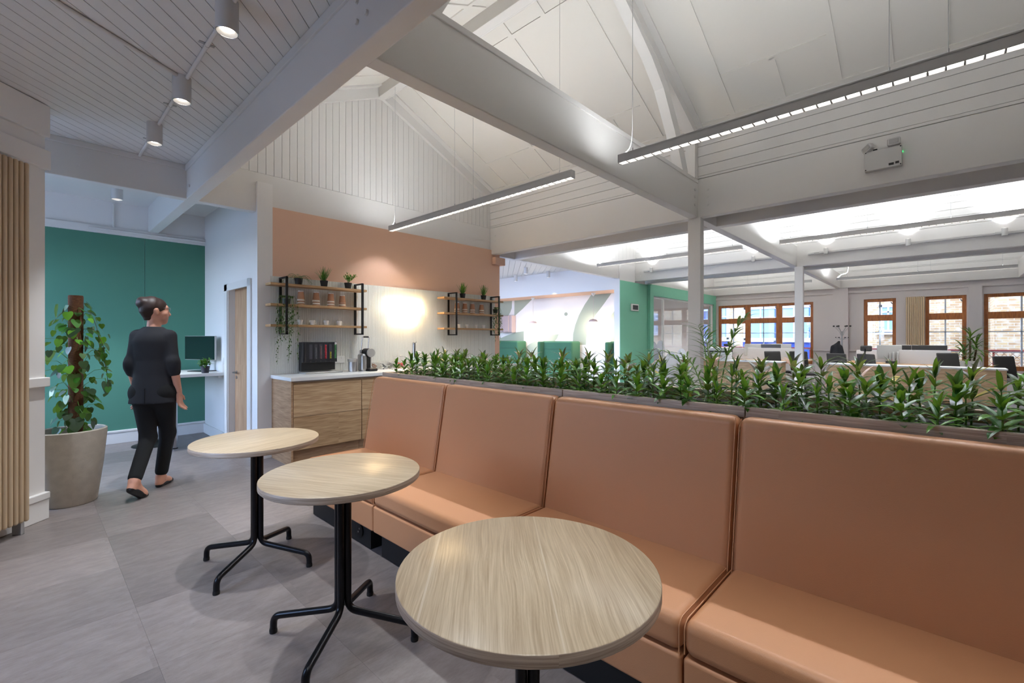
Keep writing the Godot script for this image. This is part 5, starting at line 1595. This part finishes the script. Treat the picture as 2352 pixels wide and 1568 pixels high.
func office() -> void:
	cabinet_row("low oak storage cabinet before the desks, %s from the coat stand", 12.47, 0, [-1.91, -1.354, -0.78, -0.22, 0.349, 0.906], 0.745, 4)
	cabinet_row("low oak storage cabinet by the printer, %s from the meeting room", 12.47, 0, [-5.3, -4.68, -4.06, -3.43, -2.8], 0.745)
	var tp := put("cabinet_top", rb(12.45, 12.94, 0.715, 0.745, -1.925, 0.92, 0.003), M.counter_white)
	tag(tp, "white top board over the cabinets near the coat stand", "worktop")
	tp = put("cabinet_top", rb(12.45, 12.94, 0.715, 0.745, -5.32, -2.78, 0.003), M.counter_white)
	tag(tp, "white top board over the cabinets under the printer", "worktop")
	# desks
	for q in [[-1.7, 0.2, "pale desk with grey dividers near the tall dracaena"], [-5.0, -2.5, "pale desk with grey dividers near the three-part window"]]:
		var d := thing("office_desk", q[2], "desk", v(14.3, 0, (q[0] + q[1]) / 2))
		var h: float = (q[1] - q[0]) / 2
		put("desk_top", rb(-0.6, 0.75, 0.70, 0.725, -h, h, 0.003), M.shelf_oak, d)
		for sx in [-0.5, 0.65]:
			for sz in [-h + 0.06, h - 0.06]:
				put("leg", bx(sx - 0.025, sx + 0.025, 0, 0.70, sz - 0.025, sz + 0.025), M.white_paint, d)
		put("desk_screen", rb(-0.365, -0.335, 0.725, 1.045, -h + (1.0 if q[0] > -2 else 0.4), h - (0.02 if q[0] > -2 else 0.15), 0.008, 2), M.divider, d)
		put("desk_screen", rb(-0.58, -0.34, 0.725, 1.0, -h + (0.97 if q[0] > -2 else 0.38), -h + (1.0 if q[0] > -2 else 0.41), 0.012, 2), M.divider, d)
		put("desk_screen", rb(0.1, 0.13, 0.725, 1.02, -h + 0.15, -h + 0.75, 0.008, 2), M.divider, d)
	monitor(v(13.85, 0.725, -0.87), 2.1, 0.5, "silver-backed monitor turned away on the dracaena-side desk")
	monitor(v(14.2, 0.725, -0.76), -1.45, 0.55, "silver-backed monitor standing furthest back on the dracaena-side desk")
	monitor(v(14.35, 0.725, -0.25), -1.5, 0.75, "wide silver monitor behind the grey divider")
	monitor(v(14.0, 0.725, -3.39), -1.57, 0.5, "dark-faced monitor standing by the small office plant", true)
	monitor(v(14.0, 0.725, -3.82), 1.9, 0.48, "silver-backed monitor left of the dark screen")
	monitor(v(14.5, 0.725, -3.25), 1.5, 0.5, "silver-backed monitor half hidden behind the dark screen")
	var m2 := thing("monitor_arm", "upright steel monitor arm on the dracaena-side desk", "stand", v(13.8, 0.725, -0.79))
	put("column", rb(-0.03, 0.03, 0, 0.27, -0.02, 0.02, 0.004), M.silver_plastic, m2)
	put("clamp", rb(-0.05, 0.05, 0, 0.06, -0.14, 0.06, 0.01), M.black_matt, m2)
	# printer on the cabinets
	var p := thing("printer", "white office printer with a dark paper tray on the cabinets", "printer", v(12.72, 0.745, -4.38))
	put("case", rb(-0.2, 0.2, 0, 0.2, -0.33, 0.33, 0.02, 2), M.printer_white, p)
	put("lid", rb(-0.2, 0.2, 0.225, 0.33, -0.31, 0.31, 0.03, 2), M.printer_white, p)
	put("paper_slot", bx(-0.195, 0.18, 0.2, 0.228, -0.31, 0.31), M.black_matt, p)
	put("panel", rb(-0.215, -0.195, 0.06, 0.13, 0.05, 0.2, 0.004), M.divider, p)
	put("output_tray", rb(-0.34, -0.18, 0.05, 0.065, -0.25, 0.0, 0.004), M.printer_white, p)
	var lp := thing("desk_lamp_arm", "dark folding desk lamp rising behind the printer", "lamp", v(13.85, 0.725, -4.35))
	put("post", tube(S(), [V0, v(0, 0.34, 0), v(-0.1, 0.40, -0.1)], 0.012, 8), M.black_matt, lp)
	put("head", rbox(S(), v(-0.14, 0.36, -0.2), v(0.06, 0.43, -0.02), 0.03, 2), M.black_matt, lp)
	var lt := thing("laptop", "open grey laptop lying on the cabinet top", "laptop", v(12.72, 0.745, -3.55), 0.4)
	put("base", rb(-0.15, 0.15, 0, 0.015, -0.11, 0.11, 0.004), M.silver_plastic, lt)
	put("lid", prism(S(), PackedVector2Array([Vector2(0, 0), Vector2(0.22, 0.05), Vector2(0.217, 0.06), Vector2(-0.003, 0.01)]), v(-0.15, 0.015, -0.11), Vector3.FORWARD, Vector3.UP, v(0.3, 0, 0)), M.silver_plastic, lt)
	var sp := thing("potted_plant", "little green plant in a white pot beside the dark monitor", "plant", v(13.8, 0.725, -3.3))
	put("pot", lathe(S(), [Vector2(0, 0), Vector2(0.05, 0), Vector2(0.065, 0.11), Vector2(0.06, 0.11), Vector2(0, 0.1)], V0, 20), M.ceramic, sp)
	var bl := blade(0.1, 0.03, 0.7, 0.5, 4)
	for i in 20:
		var o := put("leaf", bl, M.leaf_fern, sp, v(rng.randf_range(-0.03, 0.03), 0.1, rng.randf_range(-0.03, 0.03)))
		o.basis = Basis(Vector3.UP, rng.randf() * TAU) * Basis(Vector3.BACK, rng.randf_range(0, 0.9))
	# chairs
	chair(v(13.3, 0, -1.68), -1.9, 0.96, false, "dark task chair between the coat stand and the headrest chair")
	chair(v(13.3, 0, -1.05), -2.2, 0.96, true, "dark task chair with a headrest at the dracaena-side desk")
	chair(v(13.35, 0, 0.30), 2.2, 1.0, false, "dark task chair leaning by the planter of the tall dracaena")
	chair(v(13.5, 0, 1.15), 2.3, 0.95, false, "dark task chair behind another beside the tall dracaena")
	chair(v(13.35, 0, -3.05), 2.3, 0.97, false, "dark task chair at the end of the printer cabinets")
	chair(v(12.95, 0, -2.4), 2.2, 0.99, false, "dark task chair standing by the white column")
	coat_stand()
	dracaena()
	palm()
	# booth seats
	for q in [[-9.9, -8.86, "green high-backed booth sofa by the kitchen wall"], [-7.97, -6.95, "green high-backed booth sofa in the middle of the booth"], [-5.86, -5.6, "green high-backed booth sofa at the white jamb"]]:
		var b := thing("booth_sofa", q[2], "sofa", v(9.75, 0, q[0]))
		var w: float = q[1] - q[0]
		put("back", rbox(S(), v(-0.1, 0.3, 0.0), v(0.3, 1.235, w), 0.05, 3), M.booth_green, b)
		put("seat", rbox(S(), v(-0.3, 0.12, 0.02), v(0.28, 0.45, w - 0.02), 0.04, 3), M.booth_green, b)
		put("back_seam", rb(-0.103, -0.09, 1.02, 1.025, 0.03, w - 0.03, 0.002), M.black_matt, b)
		put("wing", rbox(S(), v(-0.28, 0.3, -0.005), v(-0.02, 1.225, 0.09), 0.035, 3), M.booth_green, b)
		put("plinth", bx(-0.25, 0.25, 0, 0.12, 0.04, w - 0.04), M.black_matt, b)
	var th := thing("wall_control", "white wall thermostat with a dark display on the green wall", "thermostat", v(10.07, 2.06, -5.405))
	put("case", rb(-0.18, 0.18, -0.085, 0.085, 0, 0.03, 0.01, 2), M.ceramic, th)
	put("display", bx(-0.12, 0.14, -0.055, 0.055, 0.03, 0.032), M.black_matt, th)
	var un := thing("wall_cabinet", "pinkish glossy wall unit at the edge of the mural", "cabinet", v(10.02, 1.75, -9.62))
	put("case", rb(-0.1, 0.08, -0.27, 0.25, -0.25, 0.28, 0.02, 2), M.acrylic_pink, un)
	put("fold", rb(-0.13, -0.1, -0.25, 0.24, -0.02, 0.16, 0.012, 2), M.acrylic_pink, un)

func monitor(at: Vector3, turn: float, w: float, label: String, face := false) -> void:
	var t := thing("desktop_monitor", label, "monitor", at, turn)
	put("panel", rb(-w / 2, w / 2, 0.11, 0.43, -0.014, 0.01, 0.006), M.silver_plastic, t)
	put("screen", bx(-w / 2 + 0.006, w / 2 - 0.006, 0.116, 0.424, 0.01, 0.012), M.screen_grey, t)
	put("stand", rb(-0.025, 0.025, 0.0, 0.25, -0.05, -0.03, 0.004), M.silver_plastic, t)
	put("foot", rb(-0.1, 0.1, 0, 0.01, -0.11, 0.07, 0.004), M.silver_plastic, t)

func chair(at: Vector3, turn: float, h: float, headrest: bool, label: String) -> void:
	var t := thing("task_chair", label, "chair", at, turn)
	var bend := func(p: Vector3) -> Vector3: return p + v(0, 0, 0.09 * (p.y - 0.5) * 2.0 - 0.25 * p.x * p.x)
	put("backrest", rbox(S(), v(-0.21, 0.5, 0.22), v(0.21, h, 0.27), 0.024, 4, bend), M.chair_fabric, t)
	put("back_post", rb(-0.03, 0.03, 0.42, 0.75, 0.27, 0.30, 0.01), M.black_matt, t)
	put("seat", rbox(S(), v(-0.24, 0.42, -0.24), v(0.24, 0.49, 0.24), 0.034, 3), M.chair_fabric, t)
	put("gas_column", tube(S(), [v(0, 0.1, 0), v(0, 0.42, 0)], 0.03, 12), M.black_metal, t)
	for k in 5:
		var a := TAU * k / 5.0
		var leg := put("base_leg", tube(S(), [v(0, 0.11, 0), v(0.29 * cos(a), 0.07, 0.29 * sin(a))], [0.025, 0.018], 8), M.black_metal, t)
		put("castor", tube(S(), [v(0.29 * cos(a) - 0.015, 0.03, 0.29 * sin(a)), v(0.29 * cos(a) + 0.015, 0.03, 0.29 * sin(a))], 0.03, 12), M.black_matt, leg)
	if headrest:
		put("headrest", rbox(S(), v(-0.13, 1.02, 0.27), v(0.13, 1.15, 0.33), 0.028, 3), M.chair_fabric, t)
		put("headrest_post", tube(S(), [v(0, 0.85, 0.32), v(0, 1.08, 0.34)], 0.015, 8), M.black_matt, t)

func coat_stand() -> void:
	var t := thing("coat_stand", "chrome coat stand with black knobs by the wall", "coat stand", v(14.9, 0, -1.91))
	put("pole", tube(S(), [v(0, 0.02, 0), v(0, 1.5, 0)], 0.018, 12), M.steel, t)
	put("foot", lathe(S(), [Vector2(0, 0), Vector2(0.2, 0), Vector2(0.19, 0.02), Vector2(0, 0.03)], V0, 28), M.black_metal, t)
	for k in 6:
		var a := TAU * k / 6.0 + 0.3
		var d := v(cos(a), 0, sin(a))
		var ar := put("hook_arm", tube(S(), fillet([v(0, 1.38, 0) + d * 0.018, v(0, 1.5, 0) + d * 0.06, v(0, 1.63, 0) + d * 0.17], 0.08), 0.006, 7), M.steel, t)
		put("knob", lathe(S(), [Vector2(0, -0.02), Vector2(0.02, -0.012), Vector2(0.026, 0.004), Vector2(0.015, 0.02), Vector2(0, 0.023)], v(0, 1.635, 0) + d * 0.18, 12), M.black_matt, ar)
		var lo := put("hook_arm", tube(S(), [v(0, 1.28, 0), v(0, 1.3, 0) + d * 0.1, v(0, 1.33, 0) + d * 0.13], 0.005, 6), M.steel, t)
		put("knob", lathe(S(), [Vector2(0, -0.012), Vector2(0.014, -0.006), Vector2(0.014, 0.008), Vector2(0, 0.013)], v(0, 1.335, 0) + d * 0.135, 10), M.black_matt, lo)
	var c := thing("hanging_coat", "long black coat hanging on the chrome coat stand", "coat", v(14.85, 0, -2.02))
	var bn := [[v(0, 1.22, 0.05), v(0, 1.08, 0), 0.03, 0.085, v(1.2, 1, 1)], [v(0, 1.08, 0), v(0, 0.9, 0), 0.085, 0.09, v(1.2, 1, 1)], [v(0, 0.9, 0), v(0, 0.5, -0.02), 0.085, 0.15, v(1.3, 1, 1)], [v(0, 1.08, -0.09), v(0.02, 0.88, -0.13), 0.045, 0.035, Vector3.ONE], [v(0, 1.08, 0.09), v(0.0, 0.9, 0.13), 0.045, 0.04, Vector3.ONE]]
	put("cloth", field_mesh(bn, 0.02, 0.04, 0.42), M.coat, c)

func dracaena() -> void:
	var t := thing("potted_dracaena", "tall cane dracaena in a square grey planter by the wide window", "plant", v(14.7, 0, 0.47))
	put("planter", rb(-0.15, 0.15, 0, 0.80, -0.13, 0.2, 0.01), M.divider, t)
	rng.seed = 5
	var bs := [blade(0.42, 0.045, 0.25, 0.4, 6), blade(0.38, 0.04, 0.5, 0.6, 6), blade(0.4, 0.04, 0.05, 0.35, 6)]
	for c in [[-0.03, 1.45, 0.02], [0.04, 1.25, 0.09], [0.0, 1.1, -0.05]]:
		put("cane", tube(S(), [v(c[0], 0.78, c[2]), v(c[0] * 1.5, c[1] - 0.2, c[2] * 1.4)], 0.018, 8), M.stem_brown, t)
		for k in 26:
			var o := put("leaf", bs[k % 3], M.leaf_dark if k % 3 else M.leaf_palm, t, v(c[0] * 1.5, c[1] - 0.2 - 0.011 * (26 - k) + 0.15, c[2] * 1.4))
			o.basis = Basis(Vector3.UP, k * 2.4 + c[1] * 7.0) * Basis(Vector3.BACK, -0.35 + 0.05 * k + rng.randf_range(-0.1, 0.1))

func palm() -> void:
	var t := thing("potted_palm", "slender kentia palm rising behind the planter beside the white column", "plant", v(4.6, 0, -1.62))
	put("pot", lathe(S(), [Vector2(0, 0), Vector2(0.14, 0), Vector2(0.18, 0.36), Vector2(0.165, 0.36), Vector2(0, 0.33)], V0, 28), M.divider, t)
	rng.seed = 21
	# each frond: tip offset (x, y, z)
	var lf := [blade(0.24, 0.022, 0.1, 0.35, 5), blade(0.2, 0.02, 0.0, 0.45, 5)]
	for f in [[v(0.0, 1.50, 0.28), 0.0], [v(-0.05, 1.20, -0.52), 0.2], [v(0.1, 1.16, -0.36), 0.5], [v(0.05, 1.36, -0.10), 0.1], [v(-0.12, 1.22, 0.12), 0.3], [v(0.2, 1.45, -0.22), 0.2]]:
		var tip: Vector3 = f[0]
		var mid := v(tip.x * 0.35, tip.y * 0.75 + 0.25, tip.z * 0.4)
		var pts := []
		for k in 13:
			var s := k / 12.0
			pts.append(v(0, 0.33, 0).lerp(mid, s).lerp(mid.lerp(tip, s), s))
		var fr := put("frond", tube(S(), pts, [0.009, 0.0085, 0.008, 0.0075, 0.007, 0.0065, 0.006, 0.0055, 0.005, 0.0045, 0.004, 0.003, 0.002], 6), M.stem_green, t)
		for k in range(6, 13):
			for s in [-1.0, 1.0]:
				var dir: Vector3 = (pts[k] - pts[k - 1]).normalized()
				var side: Vector3 = dir.cross(Vector3.UP).normalized() * s
				var o := put("leaflet", lf[k % 2], M.leaf_palm if (k + int(s)) % 3 else M.leaf_green, fr, pts[k])
				var ax: Vector3 = (dir * 0.75 + side * 0.8).normalized()
				var zz: Vector3 = ax.cross(Vector3.UP).normalized()
				o.basis = Basis(ax, zz.cross(ax).normalized(), zz) * Basis.from_scale(Vector3.ONE * rng.randf_range(0.8, 1.15))

# ---------- outside the windows ----------
func outdoors() -> void:
	var b := thing("brick_building", "yellow brick building with white windows across the yard", "building", v(20, 0, -3))
	put("wall", bx(0, 0.4, -0.28, 9, -16, 14), M.brick, b)
	for q in [[-2.2, 1.22, 2.55, 0.62], [-1.05, 1.22, 2.55, 0.62], [-3.75, 1.25, 2.7, 0.35], [1.72, 1.5, 2.45, 0.25]]:
		var w: float = q[3]
		put("window_frame", box(box(box(bx(-0.06, 0.02, q[1], q[1] + 0.09, q[0] - w, q[0] + w), v(-0.06, q[2] - 0.09, q[0] - w), v(0.02, q[2], q[0] + w)), v(-0.06, q[1], q[0] - w), v(0.02, q[2], q[0] - w + 0.09)), v(-0.06, q[1], q[0] + w - 0.09), v(0.02, q[2], q[0] + w)), M.upvc, b)
		put("mullion", box(bx(-0.05, 0.01, q[1], q[2], q[0] - 0.025, q[0] + 0.025), v(-0.05, (q[1] + q[2]) / 2 + 0.2, q[0] - w), v(0.01, (q[1] + q[2]) / 2 + 0.25, q[0] + w)), M.upvc, b)
		put("pane", bx(-0.02, -0.015, q[1] + 0.09, q[2] - 0.09, q[0] - w + 0.09, q[0] + w - 0.09), M.far_glass, b)
		put("sill", bx(-0.14, 0, q[1] - 0.06, q[1], q[0] - w - 0.05, q[0] + w + 0.05), M.upvc, b)
	for z in [[-2.85, -1.6], [-1.65, -0.45], [-4.2, -3.4]]:
		put("blue_panel", bx(-0.04, 0, 0.2, 1.15, z[0], z[1]), M.blue_panel, b)
		put("blue_panel", bx(-0.035, 0, 1.15, 4.0, z[1] - 0.12, z[1] - 0.01), M.blue_panel, b)
	var b2 := thing("brick_wing", "paler brick wing of the building nearer the wide window", "building", v(18.4, 0, 3.3))
	put("wall", bx(0, 1.5, -0.28, 9, -2.2, 6), M.brick, b2)
	var gr := thing("yard", "grey paved yard between the two buildings", "ground", v(18, -0.3, -2))
	put("paving", bx(-2.1, 30, -0.2, 0, -40, 40), M.tarmac, gr)
	var g2 := thing("street", "grey pavement outside the left windows", "ground", v(-2, -0.3, -2))
	put("paving", bx(-30, 0.6, -0.2, 0, -40, 40), M.tarmac, g2)
	var f := thing("yard_railing", "red topped railing with diamond wire mesh outside the windows", "railing", v(17, 0, -2))
	put("top_rail", rb(-0.03, 0.03, 0.96, 1.02, -7, 9, 0.005), M.red_paint, f)
	put("bottom_rail", bx(-0.015, 0.015, 0.0, 0.04, -7, 9), M.red_paint, f)
	for i in 9:
		put("post", bx(-0.02, 0.02, -0.3, 0.96, -7 + 2 * i - 0.02, -7 + 2 * i + 0.02), M.red_paint, f)
	var st := S()
	var n := 110
	for i in n:
		var z := -7.0 + 0.145 * i
		tube(st, [v(-0.003, 0.04, z), v(-0.003, 0.96, z + 0.8)], 0.005, 4, false)
		tube(st, [v(0.003, 0.04, z + 0.8), v(0.003, 0.96, z)], 0.005, 4, false)
	var wm := put("wire_mesh", st, M.mesh_red, f)
	wm.set_meta("kind", "stuff")
